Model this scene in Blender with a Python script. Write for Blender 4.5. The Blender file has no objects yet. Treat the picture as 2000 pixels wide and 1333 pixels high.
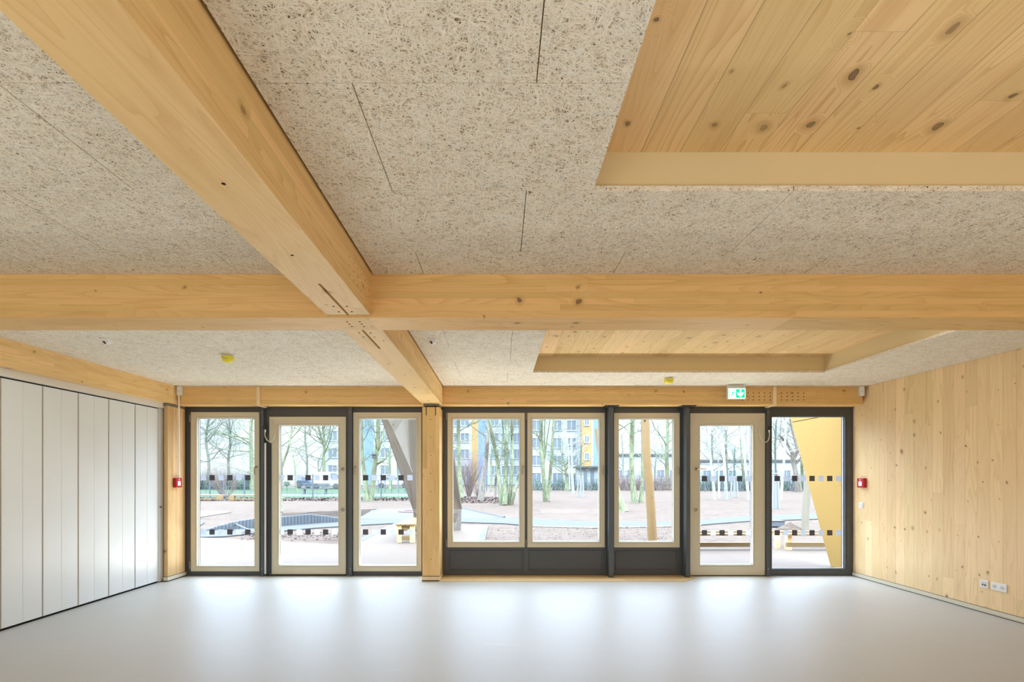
import bpy, bmesh, math, random
from mathutils import Vector, Matrix

# ------------------------------------------------------------------ camera, sky, lights, exposure
F = 955.0                     # focal length in pixels of a 2000 px wide frame
VX, VY = 976.0, 931.0         # vanishing point of the room's depth lines
CH = 1.469                    # eye height
sc = bpy.context.scene
col = sc.collection
cd = bpy.data.cameras.new('camera')
cam = bpy.data.objects.new('camera', cd); col.objects.link(cam)
cam.location = (0, 0, CH); cam.rotation_euler = (math.pi / 2, 0, 0)
cd.sensor_width = 36.0; cd.sensor_fit = 'HORIZONTAL'
cd.lens = F / 2000 * 36
cd.shift_x = (1000 - VX) / 2000
cd.shift_y = (VY - 666.5) / 2000
cd.clip_start = 0.05; cd.clip_end = 500
sc.camera = cam
sc.view_settings.view_transform = 'Standard'
sc.view_settings.look = 'None'
sc.view_settings.exposure = 0.66
sc.view_settings.gamma = 1.0
sc.view_settings.use_curve_mapping = False
sc.cycles.max_bounces = 10
sc.cycles.diffuse_bounces = 6
sc.cycles.glossy_bounces = 3
sc.cycles.transparent_max_bounces = 16
sc.cycles.sample_clamp_indirect = 6.0
sc.cycles.caustics_reflective = False
sc.cycles.caustics_refractive = False

SKY = 1.0
w = bpy.data.worlds.new('overcast_sky'); sc.world = w; w.use_nodes = True
wn = w.node_tree.nodes; wl = w.node_tree.links
bg = wn['Background']
tc = wn.new('ShaderNodeTexCoord'); sp = wn.new('ShaderNodeSeparateXYZ'); cr = wn.new('ShaderNodeValToRGB')
wl.new(tc.outputs['Generated'], sp.inputs[0]); wl.new(sp.outputs['Z'], cr.inputs[0])
e = cr.color_ramp.elements      # overcast sky: the zenith is several times brighter than the horizon
e[0].position = 0.0; e[0].color = (.68, .75, .81, 1)
e[1].position = 1.0; e[1].color = (8.5, 9.8, 12.0, 1)
x = e.new(.12); x.color = (.90, .99, 1.10, 1)
x = e.new(.25); x.color = (1.5, 1.95, 2.8, 1)
x = e.new(.5); x.color = (6.7, 8.1, 10.4, 1)
wl.new(cr.outputs[0], bg.inputs[0]); bg.inputs[1].default_value = SKY

def area(name, loc, rot, sx, sy, power, color):
    l = bpy.data.lights.new(name, 'AREA'); l.shape = 'RECTANGLE'; l.size = sx; l.size_y = sy
    l.energy = power; l.color = color
    o = bpy.data.objects.new(name, l); col.objects.link(o); o.location = loc; o.rotation_euler = rot
    return o
# added unseen fill lamps: facing up behind the camera, down behind the cross beam
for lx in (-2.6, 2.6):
    area('hall_fill', (lx, -1.3, .35), (math.pi, 0, 0), 2.6, 1.6, 41, (1.0, .965, .90))
area('recess_fill', (2.2, 4.22, 2.88), (0, 0, 0), 3.2, .85, 10, (1.0, .985, .95))
area('bay_fill', (-2.9, 3.85, 2.73), (0, 0, 0), 3.0, .7, 8, (1.0, .985, .95))
# added fill lamps low outside the glass, hidden from view, lifting the rear ceiling
for lx, wd in ((-2.75, 2.3), (.9, 3.4), (3.35, 1.3)):
    area('terrace_fill', (lx, 7.70, .06), (math.radians(180 + 28), 0, 0), wd, .5, 36 * wd, (1.0, .97, .92))

# ------------------------------------------------------------------ helpers
def PX(px, py, D):
    """world point that lies D in front of the eye on the line through a picture point (used for measuring)"""
    return Vector(((px - VX) * D / F, D, CH + (VY - py) * D / F))
def GD(py, z=0.0):
    return (CH - z) * F / (py - VY)
def X_(px, D): return (px - VX) * D / F
def Z_(py, D): return CH + (VY - py) * D / F

def tag(o, label=None, cat=None, group=None, kind=None):
    if label: o['label'] = label
    if cat: o['category'] = cat
    if group: o['group'] = group
    if kind: o['kind'] = kind
    return o
def empty(name, loc=(0, 0, 0), parent=None, **kw):
    o = bpy.data.objects.new(name, None); col.objects.link(o); o.location = loc
    o.empty_display_size = 0.05
    if parent: o.parent = parent
    return tag(o, **kw)
def link(name, bm, mats, parent=None, smooth=False, loc=None, **kw):
    me = bpy.data.meshes.new(name)
    bmesh.ops.recalc_face_normals(bm, faces=bm.faces)
    if loc is not None:
        bmesh.ops.translate(bm, verts=bm.verts, vec=-Vector(loc))
    bm.to_mesh(me); bm.free()
    if not isinstance(mats, (list, tuple)): mats = [mats]
    for m in mats: me.materials.append(m)
    if smooth:
        for p in me.polygons: p.use_smooth = True
        try: me.set_sharp_from_angle(angle=math.radians(40))
        except Exception: pass
    o = bpy.data.objects.new(name, me); col.objects.link(o)
    if loc is not None: o.location = loc
    if parent:
        o.parent = parent
        if loc is None and parent.location.length > 0:
            o.matrix_parent_inverse = Matrix.Translation(parent.location).inverted()
        elif loc is not None:
            o.matrix_parent_inverse = Matrix.Translation(parent.location).inverted()
    return tag(o, **kw)
def box(bm, x0, x1, y0, y1, z0, z1, bev=0.0, mi=0):
    if x0 > x1: x0, x1 = x1, x0
    if y0 > y1: y0, y1 = y1, y0
    if z0 > z1: z0, z1 = z1, z0
    r = bmesh.ops.create_cube(bm, size=1.0)
    for v in r['verts']:
        v.co = Vector((x0 + (v.co.x + .5) * (x1 - x0), y0 + (v.co.y + .5) * (y1 - y0), z0 + (v.co.z + .5) * (z1 - z0)))
    fs = {f for v in r['verts'] for f in v.link_faces}
    if bev > 0:
        es = {e for f in fs for e in f.edges}
        rr = bmesh.ops.bevel(bm, geom=list(es), offset=bev, segments=2, affect='EDGES', profile=0.6)
        fs = set(rr['faces']) | {f for f in fs if f.is_valid}
    for f in fs:
        if f.is_valid: f.material_index = mi
    return bm
def nbox(*a, **k): return box(bmesh.new(), *a, **k)
def quadv(bm, pts, mi=0):
    f = bm.faces.new([bm.verts.new(p) for p in pts]); f.material_index = mi; return f
def prism(bm, pts, vec, mi=0):
    """extrude polygon pts (list of Vector) along vec"""
    vec = Vector(vec); a = [bm.verts.new(p) for p in pts]; b = [bm.verts.new(Vector(p) + vec) for p in pts]
    fs = [bm.faces.new(a), bm.faces.new(b[::-1])]
    n = len(a)
    for i in range(n): fs.append(bm.faces.new([a[i], b[i], b[(i + 1) % n], a[(i + 1) % n]]))
    for f in fs: f.material_index = mi
    return bm
def ring(bm, o, i, y0, y1, mi=0):
    """rectangular frame in the XZ plane: outer (x0,x1,z0,z1), inner (x0,x1,z0,z1), from y0 (front) to y1"""
    def lp(r, y): return [bm.verts.new((r[0], y, r[2])), bm.verts.new((r[1], y, r[2])), bm.verts.new((r[1], y, r[3])), bm.verts.new((r[0], y, r[3]))]
    of, inf, ob, ib = lp(o, y0), lp(i, y0), lp(o, y1), lp(i, y1)
    for k in range(4):
        j = (k + 1) % 4
        for q in ([of[k], of[j], inf[j], inf[k]], [ob[k], ib[k], ib[j], ob[j]], [of[k], ob[k], ob[j], of[j]], [inf[k], inf[j], ib[j], ib[k]]):
            bm.faces.new(q).material_index = mi
    return bm
def tube(bm, pts, rad, sides=8, mi=0, cap=True):
    pts = [Vector(p) for p in pts]; n = len(pts)
    if not isinstance(rad, (list, tuple)): rad = [rad] * n
    prev = None; rings = []
    up = Vector((0.13, 0.21, 0.97)).normalized()
    for k in range(n):
        t = (pts[min(k + 1, n - 1)] - pts[max(k - 1, 0)])
        if t.length < 1e-9: t = Vector((0, 0, 1))
        t.normalize()
        if prev is None:
            a = t.cross(up)
            if a.length < .2: a = t.cross(Vector((1, 0, 0)))
            a.normalize()
        else:
            a = (prev - t * prev.dot(t))
            a = a.normalized() if a.length > 1e-6 else t.orthogonal().normalized()
        prev = a; b = t.cross(a)
        rings.append([bm.verts.new(pts[k] + (a * math.cos(2 * math.pi * s / sides) + b * math.sin(2 * math.pi * s / sides)) * rad[k]) for s in range(sides)])
    for k in range(n - 1):
        for s in range(sides):
            f = bm.faces.new([rings[k][s], rings[k][(s + 1) % sides], rings[k + 1][(s + 1) % sides], rings[k + 1][s]]); f.material_index = mi
    if cap and sides > 2:
        bm.faces.new(rings[0][::-1]).material_index = mi; bm.faces.new(rings[-1]).material_index = mi
    return bm
def smoothpath(pts, n=6):
    pts = [Vector(p) for p in pts]; out = []
    for i in range(len(pts) - 1):
        p0 = pts[max(i - 1, 0)]; p1 = pts[i]; p2 = pts[i + 1]; p3 = pts[min(i + 2, len(pts) - 1)]
        for k in range(n):
            t = k / n
            out.append(0.5 * ((2 * p1) + (-p0 + p2) * t + (2 * p0 - 5 * p1 + 4 * p2 - p3) * t * t + (-p0 + 3 * p1 - 3 * p2 + p3) * t ** 3))
    out.append(pts[-1]); return out
def disc(bm, c, n, r, depth, sides=14, mi=0):
    c = Vector(c); n = Vector(n).normalized()
    return tube(bm, [c, c + n * depth], r, sides, mi)
def lathe(bm, c, prof, sides=24, mi=0, axis='Z'):
    """prof: list of (r, h) around the axis through c"""
    c = Vector(c); rings = []
    for r, h in prof:
        rr = []
        for s in range(sides):
            a = 2 * math.pi * s / sides
            if axis == 'Z': p = c + Vector((r * math.cos(a), r * math.sin(a), h))
            else: p = c + Vector((r * math.cos(a), h, r * math.sin(a)))
            rr.append(bm.verts.new(p))
        rings.append(rr)
    for k in range(len(rings) - 1):
        for s in range(sides):
            bm.faces.new([rings[k][s], rings[k][(s + 1) % sides], rings[k + 1][(s + 1) % sides], rings[k + 1][s]]).material_index = mi
    bm.faces.new(rings[0][::-1]).material_index = mi; bm.faces.new(rings[-1]).material_index = mi
    return bm

# ------------------------------------------------------------------ material node helpers
class NT:
    def __init__(s, name):
        s.m = bpy.data.materials.new(name); s.m.use_nodes = True
        s.t = s.m.node_tree; s.n = s.t.nodes; s.l = s.t.links
        s.bsdf = s.n['Principled BSDF']; s.out = s.n['Material Output']
    def put(s, sock, v):
        if isinstance(v, bpy.types.NodeSocket): s.l.new(v, sock)
        elif v is not None: sock.default_value = v
    def math(s, op, a, b=0.0, c=None, clamp=False):
        n = s.n.new('ShaderNodeMath'); n.operation = op; n.use_clamp = clamp
        s.put(n.inputs[0], a); s.put(n.inputs[1], b)
        if c is not None: s.put(n.inputs[2], c)
        return n.outputs[0]
    def coord(s, kind='Object'):
        return s.n.new('ShaderNodeTexCoord').outputs[kind]
    def sep(s, v):
        n = s.n.new('ShaderNodeSeparateXYZ'); s.put(n.inputs[0], v); return n.outputs
    def comb(s, x, y, z):
        n = s.n.new('ShaderNodeCombineXYZ'); s.put(n.inputs[0], x); s.put(n.inputs[1], y); s.put(n.inputs[2], z); return n.outputs[0]
    def mapping(s, v, rot=(0, 0, 0), scale=(1, 1, 1), loc=(0, 0, 0)):
        n = s.n.new('ShaderNodeMapping'); s.put(n.inputs[0], v); n.inputs['Rotation'].default_value = rot; n.inputs['Scale'].default_value = scale; n.inputs['Location'].default_value = loc
        return n.outputs[0]
    def noise(s, v, scale=1, detail=2, rough=.5, dist=0.0):
        n = s.n.new('ShaderNodeTexNoise'); s.put(n.inputs['Vector'], v); s.put(n.inputs['Scale'], scale); n.inputs['Detail'].default_value = detail
        n.inputs['Roughness'].default_value = rough; n.inputs['Distortion'].default_value = dist; return n.outputs['Fac']
    def white(s, v, dim='3D'):
        n = s.n.new('ShaderNodeTexWhiteNoise'); n.noise_dimensions = dim
        s.put(n.inputs['W' if dim == '1D' else 'Vector'], v); return n.outputs
    def voronoi(s, v, scale=1, feature='F1', rnd=1.0, dim='3D'):
        n = s.n.new('ShaderNodeTexVoronoi'); n.voronoi_dimensions = dim; n.feature = feature
        s.put(n.inputs['Vector'], v); n.inputs['Scale'].default_value = scale; n.inputs['Randomness'].default_value = rnd; return n.outputs
    def ramp(s, f, stops):
        n = s.n.new('ShaderNodeValToRGB'); s.put(n.inputs[0], f); e = n.color_ramp.elements
        while len(e) > 1: e.remove(e[-1])
        e[0].position = stops[0][0]; c = stops[0][1]; e[0].color = (*c, 1) if len(c) == 3 else c
        for p, c in stops[1:]:
            x = e.new(p); x.color = (*c, 1) if len(c) == 3 else c
        return n.outputs[0]
    def mix(s, f, a, b, mode='MIX'):
        n = s.n.new('ShaderNodeMix'); n.data_type = 'RGBA'; n.blend_type = mode
        s.put(n.inputs[0], f)
        s.put(n.inputs[6], (*a, 1) if isinstance(a, tuple) and len(a) == 3 else a)
        s.put(n.inputs[7], (*b, 1) if isinstance(b, tuple) and len(b) == 3 else b)
        return n.outputs[2]
    def sstep(s, v, a, b):
        n = s.n.new('ShaderNodeMapRange'); n.interpolation_type = 'SMOOTHSTEP'; s.put(n.inputs[0], v)
        n.inputs[1].default_value = a; n.inputs[2].default_value = b; return n.outputs[0]
    def bump(s, h, strength=.3, dist=.01):
        n = s.n.new('ShaderNodeBump'); s.put(n.inputs['Height'], h); n.inputs['Strength'].default_value = strength; n.inputs['Distance'].default_value = dist
        s.l.new(n.outputs[0], s.bsdf.inputs['Normal'])
    def done(s, color=None, rough=None, spec=None, metal=None):
        if color is not None: s.put(s.bsdf.inputs['Base Color'], (*color, 1) if isinstance(color, tuple) and len(color) == 3 else color)
        if rough is not None: s.put(s.bsdf.inputs['Roughness'], rough)
        if spec is not None: s.put(s.bsdf.inputs['Specular IOR Level'], spec)
        if metal is not None: s.put(s.bsdf.inputs['Metallic'], metal)
        return s.m

def srgb(r, g, b):
    f = lambda c: (c / 255 / 12.92) if c / 255 <= .04045 else ((c / 255 + .055) / 1.055) ** 2.4
    return (f(r), f(g), f(b))

def plain(name, color, rough=.5, spec=.5, metal=0.0, var=.06, nscale=6.0, bump=0.0):
    t = NT(name); n = t.noise(t.coord(), nscale, 3)
    c1 = tuple(x * (1 - var) for x in color); c2 = tuple(min(1, x * (1 + var)) for x in color)
    c = t.mix(n, c1, c2)
    if bump: t.bump(t.noise(t.coord(), nscale * 30, 2), bump, .002)
    return t.done(c, rough, spec, metal)

def wood(name, along, across, third, bw, light, dark, seam=.5, knots=.30, knot_scale=6.5, finger=2.4, seamw=.0012, ringk=1.0, vary=.16, rough=.55, seed=0.0):
    t = NT(name); s = t.sep(t.coord()); ax = {'X': s[0], 'Y': s[1], 'Z': s[2]}
    u, v, q = ax[along], ax[across], ax[third]
    vb = t.math('DIVIDE', t.math('ADD', v, 20.0 + seed), bw)
    idx = t.math('FLOOR', vb); fr = t.math('FRACT', vb)
    r1 = t.white(idx, '1D')[0]
    ub = t.math('ADD', t.math('DIVIDE', u, finger), t.math('MULTIPLY', r1, 7.3))
    idu = t.math('FLOOR', ub); fu = t.math('FRACT', ub)
    rr = t.white(t.comb(idx, idu, seed))
    r2 = rr[0]; rc = t.sep(rr[1])
    off = t.math('MULTIPLY', r2, 40.0)
    # knots
    kw = t.math('MULTIPLY', t.math('SUBTRACT', t.noise(t.comb(t.math('MULTIPLY', u, 9.0), t.math('MULTIPLY', v, 9.0), t.math('MULTIPLY', q, 9.0)), 1.0, 2), .5), .06)
    kv = t.comb(t.math('ADD', t.math('ADD', t.math('MULTIPLY', u, .8), seed), kw), t.math('ADD', t.math('ADD', v, q), kw), 0.0)
    vo = t.voronoi(kv, knot_scale, dim='2D')
    kd = vo['Distance']; kc = t.sep(vo['Color'])
    on = t.math('LESS_THAN', kc[0], knots)
    kr = t.math('MULTIPLY_ADD', t.math('POWER', kc[1], 2.0), .075, .022)
    # grain: contour lines of a stretched noise, bent around knots
    gv = t.comb(t.math('ADD', t.math('MULTIPLY', u, .55), off), t.math('ADD', t.math('MULTIPLY', v, 7.0), off), t.math('MULTIPLY', q, 7.0))
    g = t.noise(gv, 1.0, 1.5, .4, .15)
    bend = t.math('MULTIPLY', t.math('MULTIPLY', t.sstep(kd, .32, .0), on), .35)
    g = t.math('ADD', g, bend)
    rings = t.math('FRACT', t.math('MULTIPLY', g, 17.0 * ringk))
    rings = t.math('POWER', rings, 3.0)
    rings = t.math('MULTIPLY', rings, t.math('MULTIPLY_ADD', rc[2], .75, .25))
    fine = t.noise(t.comb(t.math('MULTIPLY', u, 5.0), t.math('MULTIPLY', v, 260.0), t.math('MULTIPLY', q, 260.0)), 1.0, 2, .6)
    broad = t.noise(t.comb(t.math('MULTIPLY', u, 1.2), t.math('ADD', t.math('MULTIPLY', v, 9.0), off), t.math('MULTIPLY', q, 9.0)), 1.0, 2)
    f = t.math('ADD', t.math('MULTIPLY', rings, .55), t.math('MULTIPLY', t.math('SUBTRACT', fine, .5), .5), clamp=True)
    c = t.mix(f, light, dark)
    c = t.mix(t.math('MULTIPLY', t.sstep(broad, .5, .8), .35), c, dark)
    tint = t.math('MULTIPLY_ADD', r2, vary, 1 - vary * .6)
    c = t.mix(1.0, c, t.comb(tint, t.math('MULTIPLY', tint, t.math('MULTIPLY_ADD', rc[1], .035, .975)), t.math('MULTIPLY', tint, t.math('MULTIPLY_ADD', rc[0], .08, .95))), 'MULTIPLY')
    # knot colours
    body = t.math('MULTIPLY', t.math('LESS_THAN', kd, kr), on)
    halo = t.math('MULTIPLY', t.math('MULTIPLY', t.sstep(t.math('DIVIDE', kd, kr), 3.2, .9), on), .45)
    c = t.mix(halo, c, tuple(x * .75 for x in dark))
    c = t.mix(t.math('MULTIPLY', body, t.math('MULTIPLY_ADD', kc[2], .45, .35)), c, (.16, .085, .045))
    rim = t.math('MULTIPLY', t.math('LESS_THAN', t.math('ABSOLUTE', t.math('SUBTRACT', kd, kr)), .006), t.math('MULTIPLY', on, t.math('GREATER_THAN', kc[2], .45)))
    c = t.mix(t.math('MULTIPLY', rim, .7), c, (.05, .03, .02))
    # seams between lamellas and finger joints
    e = t.math('MINIMUM', fr, t.math('SUBTRACT', 1.0, fr))
    sm = t.math('LESS_THAN', e, seamw / bw)
    sm = t.math('MULTIPLY', sm, t.math('MULTIPLY_ADD', t.noise(t.comb(t.math('MULTIPLY', u, 1.3), t.math('MULTIPLY', idx, 3.7), 0.0), 1.0, 1), 1.6, -.35), clamp=True)
    c = t.mix(t.math('MULTIPLY', sm, seam), c, (.10, .05, .02))
    fj = t.math('LESS_THAN', t.math('MINIMUM', fu, t.math('SUBTRACT', 1.0, fu)), .0008 / finger)
    c = t.mix(t.math('MULTIPLY', fj, .35), c, (.2, .1, .04))
    t.bump(t.math('SUBTRACT', t.math('MULTIPLY', fine, .3), sm), .12, .002)
    return t.done(c, rough, .35)

def fibre(name, tint=(1, 1, 1)):
    t = NT(name); co = t.coord(); h = None
    rnd = random.Random(4)
    for k in range(8):
        a = k * math.pi / 8 + rnd.uniform(-.15, .15)
        v = t.mapping(t.mapping(co, rot=(0, 0, a)), scale=(11 + 5 * rnd.random(), 80 + 25 * rnd.random(), 60), loc=(rnd.random() * 9, rnd.random() * 9, rnd.random() * 9))
        n = t.noise(v, 1.0, 1.0, .5, .35)
        r = t.math('SUBTRACT', 1.0 - .05 * (k % 3), t.math('MULTIPLY', t.math('ABSOLUTE', t.math('SUBTRACT', n, .5)), 13.0))
        h = r if h is None else t.math('MAXIMUM', h, r)
    big = t.noise(co, 9.0, 3)
    hh = t.math('ADD', h, t.math('MULTIPLY', t.math('SUBTRACT', big, .5), .35))
    c = t.ramp(hh, [(0.0, (.14, .10, .06)), (.26, (.36, .28, .19)), (.5, (.66, .56, .43)), (.75, (.88, .80, .66)), (1.0, (.95, .90, .80))])
    w2 = t.noise(co, 23.0, 2)
    c = t.mix(1.0, c, t.mix(w2, (1.0, .95, .87), (.93, .97, 1.0)), 'MULTIPLY')
    c = t.mix(1.0, c, tint, 'MULTIPLY')
    t.bump(hh, .6, .004)
    return t.done(c, .9, .15)

PL = (.86, .60, .27); PD = (.60, .32, .09)
M = {}
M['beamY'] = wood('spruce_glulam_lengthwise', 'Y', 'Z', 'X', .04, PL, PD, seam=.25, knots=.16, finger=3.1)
M['beamX'] = wood('spruce_glulam_crosswise_shaded', 'X', 'Z', 'Y', .04, (.80, .515, .205), (.55, .275, .07), seam=.25, knots=.20, finger=2.7, seed=3.0)  # same spruce, deeper orange to put front-face shade into the colour
M['columnZ'] = wood('spruce_glulam_upright', 'Z', 'X', 'Y', .12, PL, PD, seam=.15, knots=.14, finger=3.4, seed=1.3)
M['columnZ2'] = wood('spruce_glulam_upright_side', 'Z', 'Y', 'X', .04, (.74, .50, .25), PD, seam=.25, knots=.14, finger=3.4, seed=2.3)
M['soffit'] = wood('spruce_boards_soffit', 'Y', 'X', 'Z', .178, (.84, .60, .29), (.53, .28, .09), seam=.95, knots=.55, knot_scale=5.6, finger=2.9, seamw=.0018, vary=.16)
M['wall'] = wood('spruce_boards_wall', 'Z', 'Y', 'X', .137, (.87, .65, .36), (.68, .43, .19), seam=.55, knots=.34, knot_scale=6.4, finger=5.5, seamw=.0017, ringk=.7, vary=.13, rough=.4)
M['strip'] = wood('pale_spruce_strip', 'Z', 'X', 'Y', .3, (.88, .70, .44), (.75, .54, .28), seam=0, knots=0)
M['fibre'] = fibre('wood_wool_acoustic_board')
M['cream'] = plain('cream_lacquered_board', srgb(220, 201, 156), .5, .4, var=.02)
M['frame'] = plain('anthracite_lacquer', srgb(74, 76, 78), .35, .5, var=.06, nscale=9)
M['steel'] = plain('anthracite_painted_steel', srgb(78, 84, 88), .32, .5, var=.08, nscale=4)
M['sash'] = plain('cream_grey_sash_lacquer', srgb(210, 202, 178), .35, .45, var=.025, nscale=3)
M['white'] = plain('white_lacquer', srgb(226, 228, 226), .35, .45, var=.02, nscale=2)
M['profile'] = plain('beige_grey_profile', srgb(168, 158, 142), .5, .4)
M['header'] = plain('white_header_board', srgb(222, 216, 205), .5, .4, var=.03, nscale=2)
M['plastic'] = plain('white_plastic', srgb(236, 236, 234), .3, .5, var=.01)
M['plasticgrey'] = plain('light_grey_plastic', srgb(214, 210, 204), .4, .4, var=.02)
M['black'] = plain('black_gap', (.012, .012, .012), .8, .1)
M['backing'] = plain('brown_joint_backing', (.13, .09, .05), .9, .1)
M['dark'] = plain('dark_steel_black', (.03, .032, .035), .45, .4)
M['hole'] = plain('dark_drill_hole', (.035, .02, .012), .9, .1)
M['chrome'] = plain('brushed_steel', srgb(170, 158, 140), .28, .5, 1.0, .05, 20)
M['red'] = plain('red_call_point_plastic', srgb(178, 22, 40), .3, .5, var=.06)
M['yellow'] = plain('yellow_dust_cap', srgb(236, 222, 60), .35, .5, var=.04)
M['greyplate'] = plain('grey_galvanised_plate', srgb(120, 118, 104), .5, .4, var=.15, nscale=18)
M['zinc'] = plain('galvanised_screw', srgb(190, 190, 185), .35, .5, .8)
def foil(name, c, tcol, f):
    t = NT(name); t.done(c, .6, .2); tr = t.n.new('ShaderNodeBsdfTranslucent'); tr.inputs[0].default_value = (*tcol, 1)
    mx = t.n.new('ShaderNodeMixShader'); mx.inputs[0].default_value = f; t.l.new(t.bsdf.outputs[0], mx.inputs[1]); t.l.new(tr.outputs[0], mx.inputs[2]); t.l.new(mx.outputs[0], t.out.inputs[0]); return t.m
M['dmark'] = foil('dark_marking_foil', (.15, .145, .165), (.13, .13, .15), .4)
M['lmark'] = foil('pale_marking_foil', (.75, .78, .83), (.62, .66, .72), .55)
M['spacer'] = plain('aluminium_spacer', srgb(215, 225, 238), .3, .5, .2)
M['redlens'] = plain('dark_red_lens', (.09, .008, .01), .2, .6)
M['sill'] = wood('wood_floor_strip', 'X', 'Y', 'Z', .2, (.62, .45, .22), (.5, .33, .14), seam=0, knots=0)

def mat_floor():
    t = NT('grey_linoleum_floor'); co = t.coord()
    a = t.noise(co, 1.1, 4, .6); b = t.noise(t.mapping(co, scale=(60, 60, 60)), 1.0, 3)
    st = t.noise(t.mapping(co, rot=(0, 0, .5), scale=(2.0, 14, 1)), 1.0, 4, .65, .6)
    c = t.mix(a, (.43, .42, .385), (.47, .46, .425))
    c = t.mix(t.math('MULTIPLY', t.sstep(b, .45, .75), .12), c, (.43, .40, .34))
    c = t.mix(t.math('MULTIPLY', t.sstep(st, .58, .75), .25), c, (.60, .58, .53))
    rr = t.math('MULTIPLY_ADD', st, .10, .38)
    t.bump(a, .03, .01)
    return t.done(c, rr, .34)
M['floor'] = mat_floor()

def mat_glass():
    t = NT('window_glass'); n = t.n; n.remove(t.bsdf)
    tr = n.new('ShaderNodeBsdfTransparent'); tr.inputs[0].default_value = (.95, .97, .965, 1)
    gl = n.new('ShaderNodeBsdfGlossy'); gl.inputs['Roughness'].default_value = .02; gl.inputs[0].default_value = (.9, .95, 1, 1)
    lw = n.new('ShaderNodeFresnel'); lw.inputs[0].default_value = 1.45
    mx = n.new('ShaderNodeMixShader'); t.l.new(t.math('MULTIPLY', lw.outputs[0], .35), mx.inputs[0]); t.l.new(tr.outputs[0], mx.inputs[1]); t.l.new(gl.outputs[0], mx.inputs[2])
    t.l.new(mx.outputs[0], t.out.inputs[0]); return t.m
M['glass'] = mat_glass()

def emit(name, color, s):
    t = NT(name); t.done(color, .4, .3); t.bsdf.inputs['Emission Color'].default_value = (*color, 1); t.bsdf.inputs['Emission Strength'].default_value = s
    return t.m
M['signgreen'] = emit('backlit_green', (.0, .50, .22), .95)
M['signwhite'] = emit('backlit_white', (.78, 1.0, .95), 1.9)

# ------------------------------------------------------------------ main dimensions (metres)
HC = 1.282 + CH        # acoustic ceiling
HS = 1.485 + CH        # board soffit in the recesses and above
XL, XR = -4.72, 5.218  # partition face, right wall face
YB = -4.6              # back wall
DB = 6.976             # front of the lintel beam
DF = 7.22              # front of the window frames
BZ = 1.018 + CH        # underside of main beams

# ------------------------------------------------------------------ floor, walls, ceiling
bm = nbox(-5.6, 5.5, YB - .2, DF + .14, -.2, 0)
link('floor', bm, M['floor'], kind='structure')
bm = bmesh.new()
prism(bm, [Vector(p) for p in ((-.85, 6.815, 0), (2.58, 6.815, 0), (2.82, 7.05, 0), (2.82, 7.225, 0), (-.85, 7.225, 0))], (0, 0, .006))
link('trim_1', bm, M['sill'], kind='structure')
link('wall_right', nbox(XR, XR + .3, YB, DF + .16, .058, HS + .3), M['wall'], kind='structure')
bm = nbox(XR - .016, XR + .02, YB, DF - .0, .008, .054, bev=.002)
box(bm, XR - .004, XR + .02, YB, DF, 0, .008, mi=1); box(bm, XR - .002, XR + .02, YB, DF, .054, .0585, mi=1)
link('baseboard_right', bm, [M['sash'], M['black']], kind='structure')
bm = nbox(-5.6, -5.3, YB, DF + .16, 0, HS + .3); link('wall_left', bm, M['white'], kind='structure')
bm = bmesh.new()   # back wall with a long window band
box(bm, -5.6, 5.5, YB - .2, YB, 0, .55); box(bm, -5.6, 5.5, YB - .2, YB, 2.55, HS + .3)
box(bm, -5.6, -4.3, YB - .2, YB, .55, 2.55); box(bm, 4.7, 5.5, YB - .2, YB, .55, 2.55)
link('wall_back', bm, M['wall'], kind='structure')
bm = nbox(-5.6, 5.5, YB - .2, DF + .16, HS, HS + .25); link('ceiling', bm, M['soffit'], kind='structure')
bm = nbox(-5.6, 5.5, 7.20, DF + .16, 1.02 + CH + .012, HS); link('wall_front', bm, M['frame'], kind='structure')

# recess openings (x0,x1,y0,y1)
REC = [(.4227, 4.01, -.22, 2.194), (.410, 4.01, 3.70, 6.031)]
bm = bmesh.new(); TH = .025; G = .0017
def cut(xa, xb, ya, yb):
    """panel rectangle minus recesses and beams -> list of rectangles"""
    out = [(xa, xb, ya, yb)]
    for (a, b, c, d) in REC:
        nxt = []
        for (x0, x1, y0, y1) in out:
            if x1 <= a or x0 >= b or y1 <= c or y0 >= d: nxt.append((x0, x1, y0, y1)); continue
            if x0 < a: nxt.append((x0, a, y0, y1))
            if x1 > b: nxt.append((b, x1, y0, y1))
            xm0, xm1 = max(x0, a), min(x1, b)
            if y0 < c: nxt.append((xm0, xm1, y0, c))
            if y1 > d: nxt.append((xm0, xm1, d, y1))
        out = nxt
    return [r for r in out if r[1] - r[0] > .012 and r[3] - r[2] > .012]
def panels(rows, fieldx0, fieldx1):
    for (y0, y1, seams) in rows:
        xs = [fieldx0] + [s for s in sorted(seams) if fieldx0 + .02 < s < fieldx1 - .02] + [fieldx1]
        for a, b in zip(xs[:-1], xs[1:]):
            for r in cut(a, b, y0, y1):
                box(bm, r[0] + G * (r[0] > fieldx0), r[1] - G * (r[1] < fieldx1), r[2] + G, r[3] - G, HC, HC + TH, bev=.0012)
def sm(x0, n=12): return [x0 + 1.2 * k for k in range(-n, n)]
front = [1.594 - .6 * k for k in range(11, 0, -1)]
rowsR = []; rowsL = []
ys = [1.594 + .6 * k for k in range(-10, 3)] + [3.10]
for i, (a, b) in enumerate(zip(ys[:-1], ys[1:])):
    k = i - 10                         # row 0 starts at 1.594
    odd = (k % 2 == 0)
    rowsR.append((a, b, sm(-.482 if odd else .120)))
    rowsL.append((a, b, sm(-1.637 if odd else -2.233)))
LX, BL, BR, RX = -4.60, -1.091, -.800, XR - .006
panels(rowsL, LX + .001, BL - .001); panels(rowsR, BR, RX)
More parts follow.
